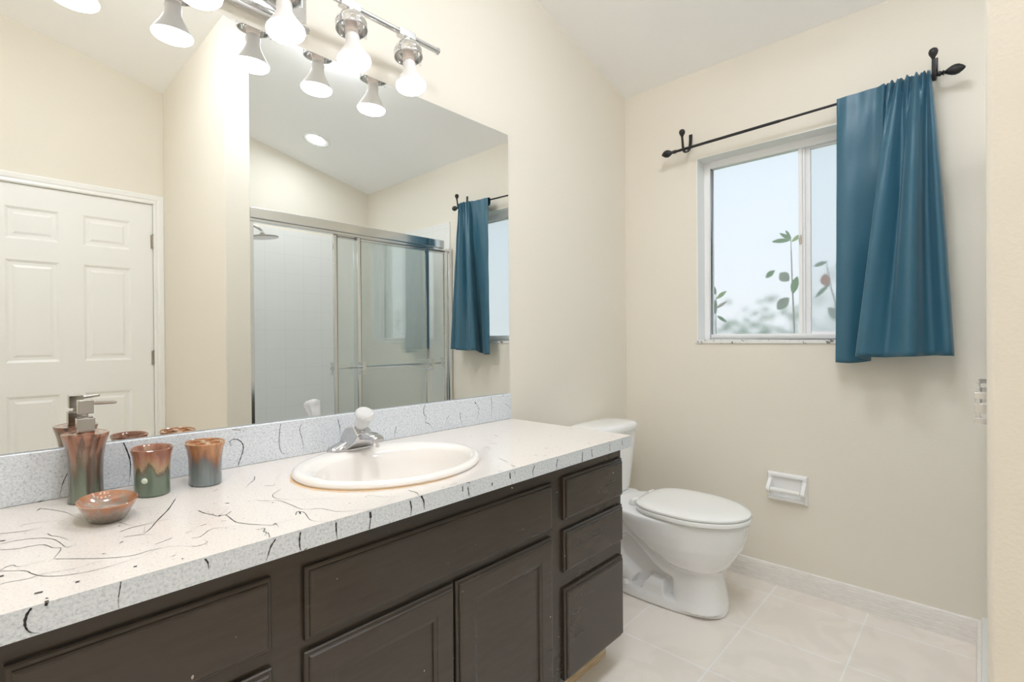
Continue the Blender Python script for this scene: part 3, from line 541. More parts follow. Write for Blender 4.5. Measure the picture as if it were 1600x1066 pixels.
# ------------------------------------------------------------------ ceramic bathroom set
BR = [srgb(150, 92, 66), srgb(178, 118, 78), srgb(122, 72, 56)]
def zstop(z0): return z0
G1 = glaze('green_brown_drip_glaze', .140, [(.80, srgb(158, 118, 100)), (.97, srgb(160, 108, 84))], [(.40, srgb(112, 100, 84)), (.60, srgb(138, 116, 102))], [(.0, srgb(112, 122, 106)), (.25, srgb(98, 104, 92))], 62, .75)
G2 = glaze('mottled_green_brown_glaze', .099, [(.72, srgb(168, 122, 98)), (.95, srgb(142, 92, 74))], [(.46, srgb(96, 90, 76)), (.56, srgb(168, 140, 110))], [(.0, srgb(106, 120, 104)), (.36, srgb(108, 118, 102))], 60)
G3 = glaze('blue_grey_orange_drip_glaze', .096, [(.70, srgb(166, 116, 82)), (.95, srgb(188, 134, 92))], [(.44, srgb(112, 112, 110)), (.56, srgb(140, 106, 90))], [(.0, srgb(124, 134, 136)), (.3, srgb(116, 122, 122))], 62, .35)
G4 = glaze('amber_glaze', .042, [(.55, srgb(158, 116, 94)), (.92, srgb(178, 122, 82))], [(.3, srgb(142, 126, 114)), (.45, srgb(150, 132, 118))], [(.0, srgb(124, 120, 110)), (.2, srgb(136, 126, 114))], 90)
# soap pump
sp = thing('soap_dispenser', 'flared ceramic soap pump bottle, green below brown, tallest of the set', 'soap dispenser', (-2.310, -.077, CT))
bm = BM(); c = (-2.310, -.077)
loft(bm, [ell(c[0], c[1], CT+z, a, b, 48) for z, a, b in ((.0005, .028, .037), (.002, .030, .039), (.03, .0285, .037), (.06, .0282, .0365), (.09, .0295, .038), (.115, .033, .043), (.132, .0375, .0485), (.1385, .0392, .0502), (.1405, .0385, .0495), (.1395, .0355, .046), (.1395, .02, .02), (.1425, .0135, .0135))])
obj('bottle', bm, G1, sp, smooth=True)
bm = BM(); box(bm, c[0]-.0145, c[0]+.0145, c[1]-.0145, c[1]+.0145, CT+.1425, CT+.171)
lathe(bm, [(.0125, .171), (.0125, .1735), (.005, .1735), (.005, .180)], (c[0], c[1], CT), 16)
pump = obj('pump', bm, SATIN, sp, bevel=.001)
bm = BM(); box(bm, c[0]-.0125, c[0]+.0125, c[1]-.0125, c[1]+.0125, CT+.180, CT+.208)
nd = Vector((.82, -.57, 0)); no = Vector((c[0], c[1], CT+.2005))
lathe_ax(bm, [(.0034, .005), (.0032, .05), (.0028, .056)], no, nd+Vector((0, 0, .02)), 12)
obj('nozzle', bm, SATIN, pump, bevel=.0008)
# tumbler
tm = thing('tumbler', 'ceramic tumbler with brown over green mottled glaze and a pale spot', 'tumbler', (-2.205, -.121, CT))
bm = BM(); c = (-2.205, -.121)
loft(bm, [ell(c[0], c[1], CT+z, a, b, 48) for z, a, b in ((.0005, .030, .041), (.003, .0325, .0435), (.03, .032, .0425), (.06, .0325, .043), (.085, .035, .046), (.096, .0382, .0495), (.0985, .0383, .0497), (.0992, .037, .048), (.097, .0345, .045), (.08, .031, .041), (.03, .0285, .039), (.008, .027, .037))])
cup = obj('cup', bm, G2, tm, smooth=True)
bm = BM()
a = math.radians(-128); px, py = c[0]+.0322*math.cos(a), c[1]+.0425*math.sin(a)
ball(bm, (px, py, CT+.036), .0062, 10, 0, .5, (px-c[0], py-c[1], 0)); obj('glaze_spot', bm, mat('pale_glaze_drop', srgb(205, 215, 198), .2), cup, smooth=True)
# toothbrush holder
th = thing('toothbrush_holder', 'ceramic toothbrush holder with holes in its top, orange over blue grey', 'toothbrush holder', (-2.103, -.121, CT))
bm = BM(); c = (-2.103, -.121)
loft(bm, [ell(c[0], c[1], CT+z, a, b, 48) for z, a, b in ((.0005, .030, .042), (.003, .0325, .0445), (.03, .032, .0435), (.06, .033, .0445), (.082, .0365, .048), (.092, .0402, .052), (.095, .0405, .0525), (.096, .0392, .051), (.0945, .037, .0485))], cap1=False)
obj('cup', bm, G3, th, smooth=True)
bm = BM()
holes = [(-.015, -.022, .0105), (-.016, .014, .013), (.016, -.016, .0105), (.016, .020, .0105)]
N = 20
top = [bm.verts.new(q) for q in ell(c[0], c[1], CT+.0938, .0372, .0488, 48)]
edges = [bm.edges.new((top[i], top[(i+1) % 48])) for i in range(48)]
for hx, hy, hr in holes:
    hv = [bm.verts.new(q) for q in ell(c[0]+hx, c[1]+hy, CT+.0938, hr, hr*1.15, N)]
    edges += [bm.edges.new((hv[i], hv[(i+1) % N])) for i in range(N)]
bmesh.ops.triangle_fill(bm, use_beauty=True, use_dissolve=False, edges=edges)
for hx, hy, hr in holes:
    loft(bm, [ell(c[0]+hx, c[1]+hy, CT+z, r, r*1.15, N) for z, r in ((.0938, hr), (.0962, hr-.0008), (.095, hr-.002), (.012, hr-.002))], cap0=False)
obj('pierced_top', bm, G3, th)
# soap dish
sd = thing('soap_dish', 'shallow oval amber brown ceramic soap dish in front of the pump bottle', 'soap dish', (-2.300, -.250, CT))
bm = BM(); c = (-2.300, -.250)
loft(bm, [ell(c[0], c[1], CT+z, a, b, 56) for z, a, b in ((.0005, .027, .034), (.003, .0295, .037), (.012, .034, .046), (.024, .0395, .057), (.034, .0445, .0660), (.0368, .0452, .0672), (.0375, .044, .066), (.034, .041, .061), (.026, .034, .051), (.021, .022, .034), (.019, .008, .012))])
dish = obj('bowl', bm, G4, sd, smooth=True)

# ================================================================== VANITY LIGHT
RY, RZ = -.098, 2.085
fix = thing('vanity_light', 'chrome track light with reflector bulbs on the wall above the mirror', 'light fixture', (-2.01, 0, 2.08))
bm = BM()
PX0, PX1 = -2.22, -1.80
loft(bm, [[(x, y, z) for x, z in q] for y, q in (
    (-.0005, [(PX0, 1.995), (PX1, 1.995), (PX1, 2.18), (PX0, 2.18)]), (-.012, [(PX0, 1.995), (PX1, 1.995), (PX1, 2.18), (PX0, 2.18)]), (-.022, [(PX0+.012, 2.007), (PX1-.012, 2.007), (PX1-.012, 2.168), (PX0+.012, 2.168)]))])
plate = obj('back_plate', bm, CHROME, fix, bevel=.006, seg=3)
for z in (2.004, 2.171):
    bm = BM(); lathe_ax(bm, [(.005, 0), (.010, .001), (.012, .004), (.012, .420-.004), (.010, .419), (.005, .42)], (PX0-.0, -.022, z), (1, 0, 0), 20); obj('rim_bar', bm, CHROME, plate, smooth=True)
bm = BM(); lathe_ax(bm, [(.004, 0), (.0095, .0005), (.0095, 1.2695), (.004, 1.27)], (-2.66, RY, RZ), (1, 0, 0), 20)
obj('rail', bm, CHROME, fix, smooth=True)
for x in (-1.392, -2.66):
    bm = BM(); lathe_ax(bm, [(.006, -.003), (.0125, -.002), (.0125, .002), (.006, .003)], (x, RY, RZ), (1, 0, 0), 20); obj('end_cap', bm, CHROME, fix, smooth=True)
for x in (-2.11, -1.91):
    bm = BM(); lathe_ax(bm, [(.014, .0), (.010, .006), (.008, .010), (.008, .078)], (x, -.021, RZ), (0, -1, 0), 16); obj('stem', bm, CHROME, fix, smooth=True)
def lamp_holder(x):
    y = RY-.006
    bm = BM()
    box(bm, x-.030, x+.030, RY-.013, RY+.013, RZ-.013, RZ+.012); lathe(bm, [(.010, -.045), (.010, -.012)], (x, y, RZ), 16)
    h = obj('lamp_holder', bm, CHROME, fix, bevel=.003)
    bm = BM(); t = Vector((.0, -.13, -1)).normalized(); o = Vector((x, y, RZ-.030))
    # chrome cup, open downwards, with turned grooves
    lathe_ax(bm, [(.006, -.002), (.020, .001), (.034, .007), (.041, .016), (.0445, .026), (.0435, .028), (.0445, .030), (.0435, .033), (.0445, .035), (.0435, .038), (.0445, .040), (.0435, .043), (.0445, .046), (.0405, .046), (.041, .032), (.036, .018), (.022, .010), (.006, .009)], o, t, 40)
    obj('reflector_cup', bm, CHROME, h, smooth=True)
    bm = BM(); lathe_ax(bm, [(.017, .009), (.0175, .040), (.0185, .0405), (.0185, .056), (.016, .057)], o, t, 24); obj('socket', bm, BULBNECK, h, smooth=True)
    bm = BM()
    lathe_ax(bm, [(.0145, .056), (.0155, .060), (.0195, .066), (.0200, .072), (.019, .080), (.0205, .090), (.027, .104), (.036, .119), (.0435, .131), (.0468, .1375)], o, t, 40, 0)
    for f in list(bm.faces):
        if len(f.verts) > 8: bm.faces.remove(f)
    lathe_ax(bm, [(.0468, .1375), (.0472, .141), (.0455, .147), (.040, .152), (.030, .156), (.016, .1582), (.002, .159)], o, t, 40, 1)
    for f in list(bm.faces):
        if len(f.verts) > 8 and (f.calc_center_median()-o).dot(t) < .14: bm.faces.remove(f)
    bmesh.ops.remove_doubles(bm, verts=bm.verts, dist=1e-5)
    obj('bulb', bm, [BULBBODY, BULBLENS], h, smooth=True)
    bm = BM(); tube(bm, [(x+.040, y, RZ-.040), (x+.049, y-.002, RZ-.055), (x+.050, y-.003, RZ-.078), (x+.046, y-.003, RZ-.083), (x+.043, y-.003, RZ-.078)], .0009, 6); obj('clip_wire', bm, CHROME, h, smooth=True)
for x in (-1.518, -1.715, -1.909, -2.105, -2.300, -2.497): lamp_holder(x)

# recessed light over the shower
def on_ceiling(x, y): return Vector((x, y, ceil_z(x)))
cn = Vector((-SL, 0, -1)).normalized()
def recessed(x, y, label):
    q = on_ceiling(x, y)
    t = thing('recessed_light', label, 'ceiling light', tuple(q))
    bm = BM(); lathe_ax(bm, [(.070, .0003), (.100, .0003), (.101, .004), (.096, .007), (.080, .009), (.070, .004)], q, cn, 48); obj('trim_ring', bm, WHITE, t, smooth=True)
    bm = BM(); lathe_ax(bm, [(.070, .001), (.070, .0035), (.040, .0055), (.002, .006)], q, cn, 48); obj('lens', bm, CANLENS, t, smooth=True)
def dome(x, y, name, label, M):  # made-up glowing dome out of view, evens out the room light
    q = on_ceiling(x, y)
    dl = thing('added_fill_dome', label, 'ceiling light', tuple(q))
    bm = BM(); lathe_ax(bm, [(.02, .0003), (.192, .0003), (.195, .010), (.186, .018), (.172, .020)], q, cn, 48); obj('rim', bm, SATIN, dl, smooth=True)
    bm = BM(); lathe_ax(bm, [(.178, .0205), (.174, .038), (.155, .058), (.11, .076), (.055, .085), (.002, .087)], q, cn, 48); obj('fill_glow_dome', bm, M, dl, smooth=True)
dome(-1.15, -1.05, 'added_fill_dome', 'unseen dome added as fill light on the ceiling above the sink', DOMEFILL)
dome(-2.2, -1.25, 'added_fill_dome', 'unseen dome added as fill light on the ceiling before the white door', ALCOVEFILL)
recessed(-.715, -2.18, 'lit round recessed light in the ceiling over the shower, seen in the mirror')

# ================================================================== TOILET
TX = -.42
toi = thing('toilet', 'white two-piece toilet with closed lid between vanity and window wall', 'toilet', (TX, -.4, 0))
def egg(z, yb, yf, hw, n=56, pw=2.0, pb=2.6):
    yc = yb+(yf-yb)*.46; r = []
    for i in range(n):
        t = 2*math.pi*i/n; c, s = math.cos(t), math.sin(t)
        if s < 0: r.append((TX+hw*math.copysign(abs(c)**(2/pw), c), yc+(yc-yf)*-1*(-abs(s)**(2/pw)) if False else yc-(yc-yf)*abs(s)**(2/pw), z))
        else: r.append((TX+hw*math.copysign(abs(c)**(2/pb), c), yc+(yb-yc)*abs(s)**(2/pb), z))
    return r
bm = BM()
# base flange, front column, inner core and bowl
loft(bm, [egg(0.0005, -.12, -.690, .120, pw=2.6), egg(.012, -.12, -.692, .124, pw=2.6), egg(.036, -.12, -.690, .121, pw=2.6), egg(.048, -.13, -.686, .110, pw=2.5)])
loft(bm, [egg(.020, -.49, -.690, .120, pw=2.5, pb=4), egg(.05, -.49, -.686, .110, pw=2.5, pb=4), egg(.10, -.49, -.677, .099, pw=2.5, pb=4), egg(.150, -.48, -.668, .094, pw=2.4, pb=4), egg(.19, -.46, -.668, .095, pw=2.3, pb=4), egg(.24, -.44, -.66, .09, pw=2.3, pb=4)])
loft(bm, [ell(TX, -.32, z, .050, .20, 32, 4) for z in (.02, .34)])
loft(bm, [egg(.172, -.47, -.672, .090, pw=2.2), egg(.183, -.46, -.684, .112, pw=2.2), egg(.200, -.44, -.702, .133, pw=2.1),
          egg(.240, -.37, -.727, .157), egg(.280, -.30, -.752, .172), egg(.325, -.24, -.766, .181), egg(.362, -.20, -.772, .185), egg(.378, -.20, -.773, .185), egg(.384, -.20, -.768, .180)])
# rear deck below the tank
loft(bm, [ell(TX, -.14, z, a, b, 40, 3.5) for z, a, b in ((.22, .085, .10), (.27, .11, .11), (.32, .15, .12), (.35, .165, .125), (.372, .168, .126), (.3775, .16, .12))])
# trapway relief on both sides
for s in (-1, 1):
    tube(bm, [(TX+s*.050, -.52, .150), (TX+s*.056, -.46, .175), (TX+s*.060, -.40, .222), (TX+s*.060, -.34, .272), (TX+s*.058, -.28, .288), (TX+s*.055, -.22, .255), (TX+s*.053, -.19, .19), (TX+s*.055, -.22, .125), (TX+s*.060, -.27, .085), (TX+s*.064, -.32, .055)], lambda t: .043+.004*math.sin(t*6), 16)
    loft(bm, [[(TX+s*.03, y0, z), (TX+s*d, y0, z), (TX+s*d, y1, z), (TX+s*.03, y1, z)] for z, d, y0, y1 in ((.02, .118, -.36, -.48), (.075, .108, -.38, -.47), (.10, .085, -.40, -.46))])
bowl = obj('bowl', bm, PORC, toi, smooth=True)
r_ = bowl.modifiers.new('fuse', 'REMESH'); r_.mode = 'VOXEL'; r_.voxel_size = .0045; r_.use_smooth_shade = True
r_ = bowl.modifiers.new('soften', 'SMOOTH'); r_.factor = .5; r_.iterations = 7
for s in (-1, 1):
    bm = BM(); lathe(bm, [(.013, 0), (.013, .008), (.009, .016), (.002, .018)], (TX+s*.112, -.30, .047), 16); obj('bolt_cap', bm, PORC, toi, smooth=True)
bm = BM()
loft(bm, [egg(z, -.335, yf, hw, pb=3.0) for z, yf, hw in ((.3865, -.776, .181), (.390, -.781, .185), (.400, -.782, .186), (.4055, -.778, .183))])
seat = obj('seat', bm, SEATP, toi, smooth=True)
bm = BM()
loft(bm, [egg(z, yb, yf, hw, pb=3.2) for z, yb, yf, hw in ((.4072, -.34, -.774, .178), (.4095, -.338, -.778, .181), (.416, -.338, -.778, .181), (.4205, -.342, -.772, .176), (.4245, -.36, -.750, .160), (.4265, -.40, -.70, .12), (.427, -.46, -.62, .06))])
obj('lid', bm, SEATP, toi, smooth=True)
for s in (-1, 1):
    bm = BM(); lathe_ax(bm, [(.004, -.024), (.011, -.022), (.0115, 0), (.011, .022), (.004, .024)], (TX+s*.075, -.322, .402), (1, 0, 0), 16); box(bm, TX+s*.075-.018, TX+s*.075+.018, -.335, -.305, .3785, .398); obj('hinge', bm, SEATP, toi, smooth=True)
bm = BM()
loft(bm, [ell(TX, yc, z, a, b, 56, p) for z, a, b, yc, p in ((.3785, .150, .066, -.108, 4), (.383, .160, .074, -.108, 4.5), (.40, .166, .078, -.108, 5), (.50, .179, .083, -.108, 5.5), (.60, .191, .087, -.108, 6), (.672, .199, .090, -.108, 6))])
obj('tank', bm, PORC, toi, smooth=True)
bm = BM()
loft(bm, [ell(TX, -.113, z, a, b, 64, p) for z, a, b, p in ((.673, .203, .094, 4.5), (.6755, .212, .100, 4.2), (.688, .215, .102, 4.0), (.698, .213, .1005, 3.8), (.705, .204, .094, 3.6), (.7095, .18, .080, 3.2), (.712, .13, .055, 2.6), (.7128, .06, .025, 2.2))])
obj('tank_lid', bm, PORC, toi, smooth=True)

# toilet paper holder
tp = thing('toilet_paper_holder', 'empty white ceramic toilet paper holder on the wall under the window', 'toilet paper holder', (0, -.805, .442))
y0, y1, z0, z1 = -.886, -.724, .380, .508
bm = BM()
R = lambda q, x: [(x, y0+q, z0+q), (x, y1-q, z0+q), (x, y1-q, z1-q), (x, y0+q, z1-q)]
loft(bm, [R(0, -.0005), R(.001, -.010), R(.006, -.016), R(.016, -.018), R(.022, -.012), R(.025, -.004)])
for s, ya in ((1, y0), (-1, y1)):       # two ears carrying the roller
    yy = sorted((ya+s*.004, ya+s*.020))
    pr = [(-.010, z1-.016), (-.022, z1-.036), (-.052, z0+.068), (-.056, z0+.056), (-.050, z0+.045), (-.010, z0+.030)]
    loft(bm, [[(x, yy[0], z) for x, z in pr], [(x, yy[1], z) for x, z in pr]])
pr = [(-.012, z0+.002), (-.026, z0+.010), (-.028, z0+.016), (-.012, z0+.028)]
loft(bm, [[(x, y0+.008, z) for x, z in pr], [(x, y1-.008, z) for x, z in pr]])
obj('holder_body', bm, PORC, tp, bevel=.003, seg=3)
bm = BM(); lathe_ax(bm, [(.004, 0), (.0095, .004), (.0095, .062), (.0105, .063), (.0105, .118), (.004, .122)], (-.046, y0+.020, z0+.057), (0, 1, 0), 20)
obj('roller', bm, SEATP, tp, smooth=True)

# ================================================================== CURTAIN
rod_x = -.072
rod_z = lambda y: 2.0415+(-.33-y)*.0225
rod = thing('curtain_rod', 'thin black metal curtain rod above the window', 'curtain rod', (rod_x, -.83, rod_z(-.83)))
bm = BM(); tube(bm, [(rod_x, -.325, rod_z(-.325)), (rod_x, -.80, rod_z(-.80))], .0066, 14, smooth_path=False); tube(bm, [(rod_x, -.79, rod_z(-.79)), (rod_x, -1.325, rod_z(-1.325))], .0052, 14, smooth_path=False)
obj('rod', bm, BLACK, rod, smooth=True)
for y, s in ((-.325, 1), (-1.325, -1)):
    bm = BM(); lathe_ax(bm, [(.006, -.004), (.009, .0), (.009, .006), (.0055, .009), (.0095, .013), (.0055, .018), (.010, .024), (.0165, .036), (.0185, .046), (.0165, .056), (.010, .066), (.003, .073)], (rod_x, y, rod_z(y)), (0, s, 0), 20)
    obj('finial', bm, BLACK, rod, smooth=True)
def bracket(y, label):
    z = rod_z(y)-.0075
    t = thing('curtain_bracket', label, 'curtain bracket', (0, y, z+.05), 'black hook brackets of the curtain rod')
    bm = BM(); hw = .0085
    path = [(-.0025, z+.098), (-.003, z+.070), (-.010, z+.038), (-.028, z+.012), (-.045, z+.000), (-.060, z-.0055), (rod_x, z-.0065), (-.084, z-.003), (-.092, z+.010), (-.097, z+.035), (-.101, z+.058)]
    P = catmull([Vector((a, 0, b)) for a, b in path], 5); rings = []
    for i, q in enumerate(P):
        tt = (P[min(i+1, len(P)-1)]-P[max(i-1, 0)]).normalized(); nn = Vector((-tt.z, 0, tt.x)); f = i/(len(P)-1); h = hw*(1-.45*f); th_ = .0025+.001*f
        rings.append([(q.x+nn.x*a, y+b, q.z+nn.z*a) for a, b in ((-th_, -h), (th_, -h), (th_, h), (-th_, h))])
    loft(bm, rings); obj('strap', bm, BLACK, t, bevel=.0012)
    bm = BM(); lathe_ax(bm, [(.004, -.016), (.007, -.008), (.0125, .002), (.0145, .011), (.0115, .020), (.004, .0245)], (-.1015, y, z+.070), (-.05, 0, 1), 20); obj('ball', bm, BLACK, t, smooth=True)
bracket(-.372, 'black hook bracket at the bare end of the curtain rod, left above the window')
bracket(-1.312, 'black hook bracket at the curtain end of the rod, right of the gathered top')

TOPC = [(-1.012,-.0855),(-1.04,-.087),(-1.075,-.0855),(-1.11,-.0865),(-1.145,-.0855),(-1.166,-.099),(-1.176,-.084),(-1.190,-.104),(-1.201,-.084),(-1.214,-.108),(-1.226,-.084),(-1.240,-.110),(-1.251,-.084),(-1.264,-.108),(-1.274,-.085),(-1.284,-.105),(-1.292,-.085),(-1.299,-.098),(-1.302,-.086),(-1.302,-.060),(-1.298,-.048)]
MIDC = [(-1.010,-.086),(-1.035,-.092),(-1.065,-.088),(-1.095,-.078),(-1.122,-.070),(-1.146,-.066),(-1.153,-.082),(-1.142,-.120),(-1.150,-.138),(-1.172,-.136),(-1.200,-.108),(-1.217,-.098),(-1.229,-.130),(-1.250,-.152),(-1.270,-.136),(-1.280,-.090),(-1.298,-.084),(-1.316,-.112),(-1.330,-.106),(-1.336,-.080),(-1.332,-.060)]
BOTC = [(-1.004,-.084),(-1.025,-.092),(-1.050,-.088),(-1.075,-.074),(-1.100,-.058),(-1.118,-.056),(-1.110,-.080),(-1.083,-.130),(-1.083,-.150),(-1.105,-.160),(-1.140,-.146),(-1.172,-.130),(-1.202,-.146),(-1.236,-.178),(-1.264,-.164),(-1.288,-.118),(-1.312,-.104),(-1.340,-.130),(-1.358,-.132),(-1.367,-.108),(-1.362,-.082)]
BOTZ = [1.010,1.009,1.008,1.010,1.014,1.018,1.022,1.034,1.038,1.038,1.036,1.035,1.037,1.040,1.041,1.042,1.044,1.044,1.044,1.043,1.042]
NU = (len(TOPC)-1)*6; NV = 60
rowT, rowM, rowB = [catmull([Vector((a, b, 0)) for a, b in L], 6) for L in (TOPC, MIDC, BOTC)]
zb = catmull([Vector((z, 0, 0)) for z in BOTZ], 6)
bm = BM(); grid = []
for j in range(NV+1):
    v = j/NV; row = []
    for i in range(NU+1):
        T, M_, B = rowT[i], rowM[i], rowB[i]
        # quadratic through the three rows, eased so that the gathers loosen quickly below the rod pocket
        u = v**.8
        q = T*(1-u)*(1-2*u)+M_*4*u*(1-u)+B*u*(2*u-1)
        gather = .5*(1+math.cos(min(1, max(0, (v-.0)/.045))*math.pi))
        y, x = q.x, q.y
        x += (.0035*math.sin(v*26+i*.11)*(1-v)*(v > .05))*.5
        x += .0012*math.sin(i*.55+v*9)*max(0, 1-v*3)
        x = min(x, -.0135)
        ztop = rod_z(T.x)+.0135+(.004*math.sin(i*.9) if i > 30 else 0)
        row.append((x, y, ztop+(zb[i].x-ztop)*v))
    grid.append(row)
loft(bm, grid, cap0=False, cap1=False, closed=False)
# back of the rod pocket
back = []
for j, (dz, xx) in enumerate(((0, None), (.004, -.066), (-.006, -.0615), (-.03, -.0605), (-.05, -.066))):
    back.append([((grid[0][i][0] if xx is None else xx), grid[0][i][1], grid[0][i][2]+dz) for i in range(NU-5)])
loft(bm, back, cap0=False, cap1=False, closed=False)
cur = obj('curtain', bm, TEAL, base=(-.09, -1.18, 1.5), smooth=True)
so = cur.modifiers.new('cloth', 'SOLIDIFY'); so.thickness = .0014; so.offset = 0
tag(cur, 'teal satin curtain gathered on the black rod over half the window', 'curtain')

# ================================================================== SHOWER ENCLOSURE
SYP = -1.50
en = thing('shower_enclosure', 'chrome framed sliding glass shower enclosure, seen in the mirror', 'shower enclosure', (-.72, SYP, .105))
bm = BM(); box(bm, SX1+.009, -.09, SYP-.032, SYP+.032, 1.785, 1.842); box(bm, SX1+.009, -.0335, SYP-.020, SYP+.020, 1.768, 1.785)
obj('header', bm, ALU, en, bevel=.004, seg=3)
for x0, x1 in ((-.034, -.0085), (SX1+.009, SX1+.030)):
    bm = BM(); box(bm, x0, x1, SYP-.018, SYP+.018, .122, 1.768 if x0 < -.5 else 1.79); obj('jamb', bm, ALU, en, bevel=.002)
bm = BM(); box(bm, SX1+.009, -.0085, SYP-.03, SYP+.03, .1052, .122); obj('bottom_track', bm, ALU, en, bevel=.002)
def slider(x0, x1, yc, bar_y, bar):
    dr = BM(); sw = .022
    box(dr, x0, x0+sw, yc-.008, yc+.008, .124, 1.766); box(dr, x1-sw, x1, yc-.008, yc+.008, .124, 1.766)
    box(dr, x0+sw, x1-sw, yc-.008, yc+.008, .124, .144); box(dr, x0+sw, x1-sw, yc-.008, yc+.008, 1.750, 1.766)
    d = obj('sliding_door', dr, ALU, en, bevel=.002)
    g = BM(); box(g, x0+sw-.004, x1-sw+.004, yc-.0025, yc+.0025, .140, 1.754); obj('glass', g, GLASS, d)
    s = 1 if bar_y > yc else -1
    t = BM(); tube(t, [(x0+.02, bar_y, .936), (x1-.02, bar_y, .936)], .0075, 14, smooth_path=False)
    for x in (x0+.011, x1-.011):
        ya, yb_ = sorted((yc+s*.008, bar_y+s*.006))
        box(t, x-.012, x+.012, ya, yb_, .924, .948)
        for z in (.905, .967): box(t, x-.010, x+.010, ya, yb_+s*.001 if s > 0 else yb_, z-.008, z+.008)
        box(t, x-.003, x+.003, *sorted((bar_y-.004, bar_y+.004)), .897, .975)
    obj('towel_bar', t, CHROME, d, bevel=.001)
slider(-.790, -.224, SYP+.011, -1.430, True)
slider(-.940, -.040, SYP-.011, SYP-.055, True)

sh = thing('overhead_shower', 'chrome rain shower head on an arm, seen through the shower opening', 'shower head', (SX1+.008, -2.05, 1.86))
bm = BM(); lathe_ax(bm, [(.028, .0003), (.028, .004), (.012, .010)], (SX1+.008, -2.05, 1.875), (1, 0, 0), 24); obj('flange', bm, CHROME, sh, smooth=True)
bm = BM(); tube(bm, [(SX1+.012, -2.05, 1.875), (-1.34, -2.05, 1.878), (-1.24, -2.05, 1.872), (-1.17, -2.05, 1.850), (-1.155, -2.05, 1.822)], .009, 14); obj('arm', bm, CHROME, sh, smooth=True)
bm = BM(); lathe_ax(bm, [(.012, -.004), (.020, .004), (.060, .014), (.095, .020), (.098, .024), (.095, .028), (.02, .029)], (-1.155, -2.05, 1.822), (.10, 0, -1), 40); obj('spray_plate', bm, SATIN, sh, smooth=True)

# ================================================================== OUTSIDE
bm = BM(); box(bm, .2, 9, -8, 7, -.12, -.02); struct(obj('ground', bm, GRASS), 'lawn outside the frosted window', 'ground')
def leaf(bm, o, d, ln, wd, mi=0, nrm=(-1, 0, 0)):
    o = Vector(o); d = Vector(d).normalized(); s = d.cross(Vector(nrm)).normalized(); up_ = s.cross(d); n = 7; rows = []
    for i in range(n+1):
        t = i/n; ww = wd*.5*math.sin(math.pi*min(1, t*.97+.015))**.8
        c = o+d*ln*t-up_*(t*t*ln*.10)
        rows.append([c-s*ww+up_*ww*.25, c, c+s*ww+up_*ww*.25])
    loft(bm, rows, mi, cap0=False, cap1=False, closed=False)
def plant(name, label, stem, leaves, base):
    sh_ = lambda p: (p[0]+.062, p[1]+.017, p[2]+.011*min(1, max(0, p[2])))
    stem = [sh_(p) for p in stem]; base = sh_(base); leaves = [(sh_(o), d, ln, wd, M) for o, d, ln, wd, M in leaves]
    t = thing(name, label, 'plant', base)
    bm = BM(); tube(bm, stem, lambda q: .005*(1-q)+.0016, 8, k=4); obj('stem', bm, BRANCH, t, smooth=True)
    for o, d, ln, wd, M in leaves:
        bm = BM(); leaf(bm, o, d, ln, wd); obj('leaf', bm, M, t, smooth=True)
plant('shrub', 'green leafy shoot outside the left edge of the frosted pane', [(.26, -.38, -.02), (.25, -.40, .6), (.21, -.405, 1.1), (.20, -.41, 1.33)],
      [((.20, -.412, 1.31), (0, -.8, .62), .065, .022, LEAFY), ((.20, -.408, 1.31), (0, .05, -1), .085, .022, LEAF), ((.20, -.412, 1.26), (0, -.8, .5), .065, .016, BRANCH), ((.20, -.408, 1.24), (0, .6, -.2), .05, .02, LEAF), ((.20, -.415, 1.22), (0, -.7, -.5), .06, .018, LEAF), ((.20, -.41, 1.33), (0, .25, .9), .06, .018, LEAF)], (.26, -.38, -.02))
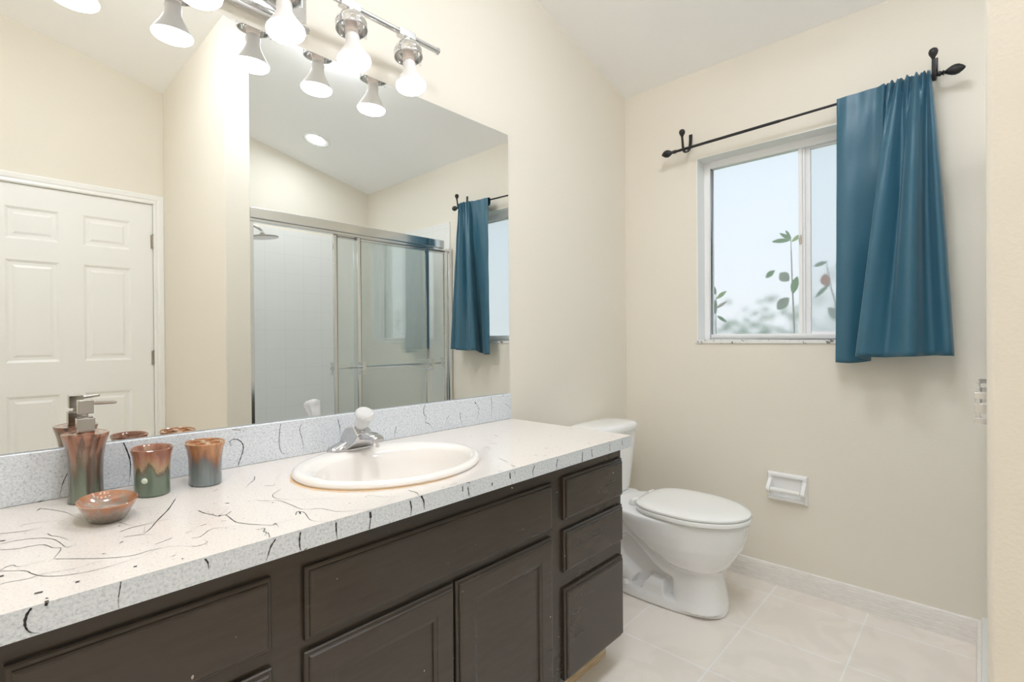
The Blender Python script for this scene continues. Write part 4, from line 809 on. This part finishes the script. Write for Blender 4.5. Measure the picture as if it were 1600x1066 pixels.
plant('shrub', 'slender plant with upright leaves outside behind the window mullion', [(.30, -.80, -.02), (.26, -.79, .7), (.18, -.79, 1.2), (.16, -.787, 1.45), (.155, -.785, 1.575)],
      [((.155, -.784, 1.568), (0, .92, .06), .085, .022, LEAF), ((.155, -.784, 1.572), (0, .72, .55), .062, .017, LEAF), ((.155, -.786, 1.575), (0, .25, .45), .05, .014, LEAF), ((.155, -.788, 1.56), (0, -.8, .55), .055, .020, LEAFY),
       ((.24, -.69, 1.44), (0, .6, -.45), .055, .028, LEAF), ((.16, -.792, 1.31), (0, -.2, 1), .085, .034, LEAF), ((.22, -.76, 1.38), (0, .5, .5), .06, .05, HEDGE), ((.26, -.75, 1.30), (0, .5, -.5), .08, .05, HEDGE)], (.30, -.80, -.02))
plant('shrub', 'plant with an orange leaf outside the sliding pane', [(.34, -.99, -.02), (.30, -.985, .7), (.20, -.965, 1.2), (.17, -.945, 1.34), (.165, -.93, 1.45)],
      [((.16, -.932, 1.335), (0, .15, .9), .06, .042, LEAFR), ((.165, -.935, 1.45), (0, .9, -.25), .06, .02, LEAF), ((.16, -.945, 1.345), (0, .8, -.75), .085, .018, LEAF), ((.165, -.985, 1.395), (0, .1, .9), .06, .03, LEAFY), ((.22, -.97, 1.22), (0, -.5, .8), .09, .05, HEDGE), ((.24, -.99, 1.17), (0, .6, .6), .10, .05, HEDGE)], (.34, -.99, -.02))
def bush(label, c, r, n, seed):
    rg = random.Random(seed); t = thing('bush', label, 'bush', (c[0], c[1], -.02))
    bm = BM()
    for k in range(7): tube(bm, [(c[0], c[1], -.02), (c[0]+rg.uniform(-.1, .1), c[1]+rg.uniform(-.2, .2), c[2]*.5), (c[0]+rg.uniform(-r, r)*.6, c[1]+rg.uniform(-r, r)*.6, c[2]+rg.uniform(-.2, .6)*r)], lambda q: .012*(1-q)+.003, 6, k=3)
    obj('branches', bm, BRANCH, t, smooth=True)
    bm = BM()
    for k in range(n):
        d = Vector((rg.gauss(0, 1), rg.gauss(0, 1), rg.gauss(0, 1))).normalized(); q = Vector(c)+d*r*rg.uniform(.35, 1.0)
        leaf(bm, q, (rg.gauss(0, 1), rg.gauss(0, 1), rg.uniform(-.6, 1)), rg.uniform(.06, .11), rg.uniform(.025, .04), rg.randrange(2), (rg.gauss(0, 1), rg.gauss(0, 1), .1))
    f = obj('foliage', bm, [HEDGE, LEAF], t); f['kind'] = 'stuff'
bush('blurred grey green bush outside behind the sliding pane', (1.5, -1.02, 1.15), .55, 420, 3)
bush('faint low bush outside behind the fixed pane', (2.2, -.02, 1.0), .50, 300, 5)
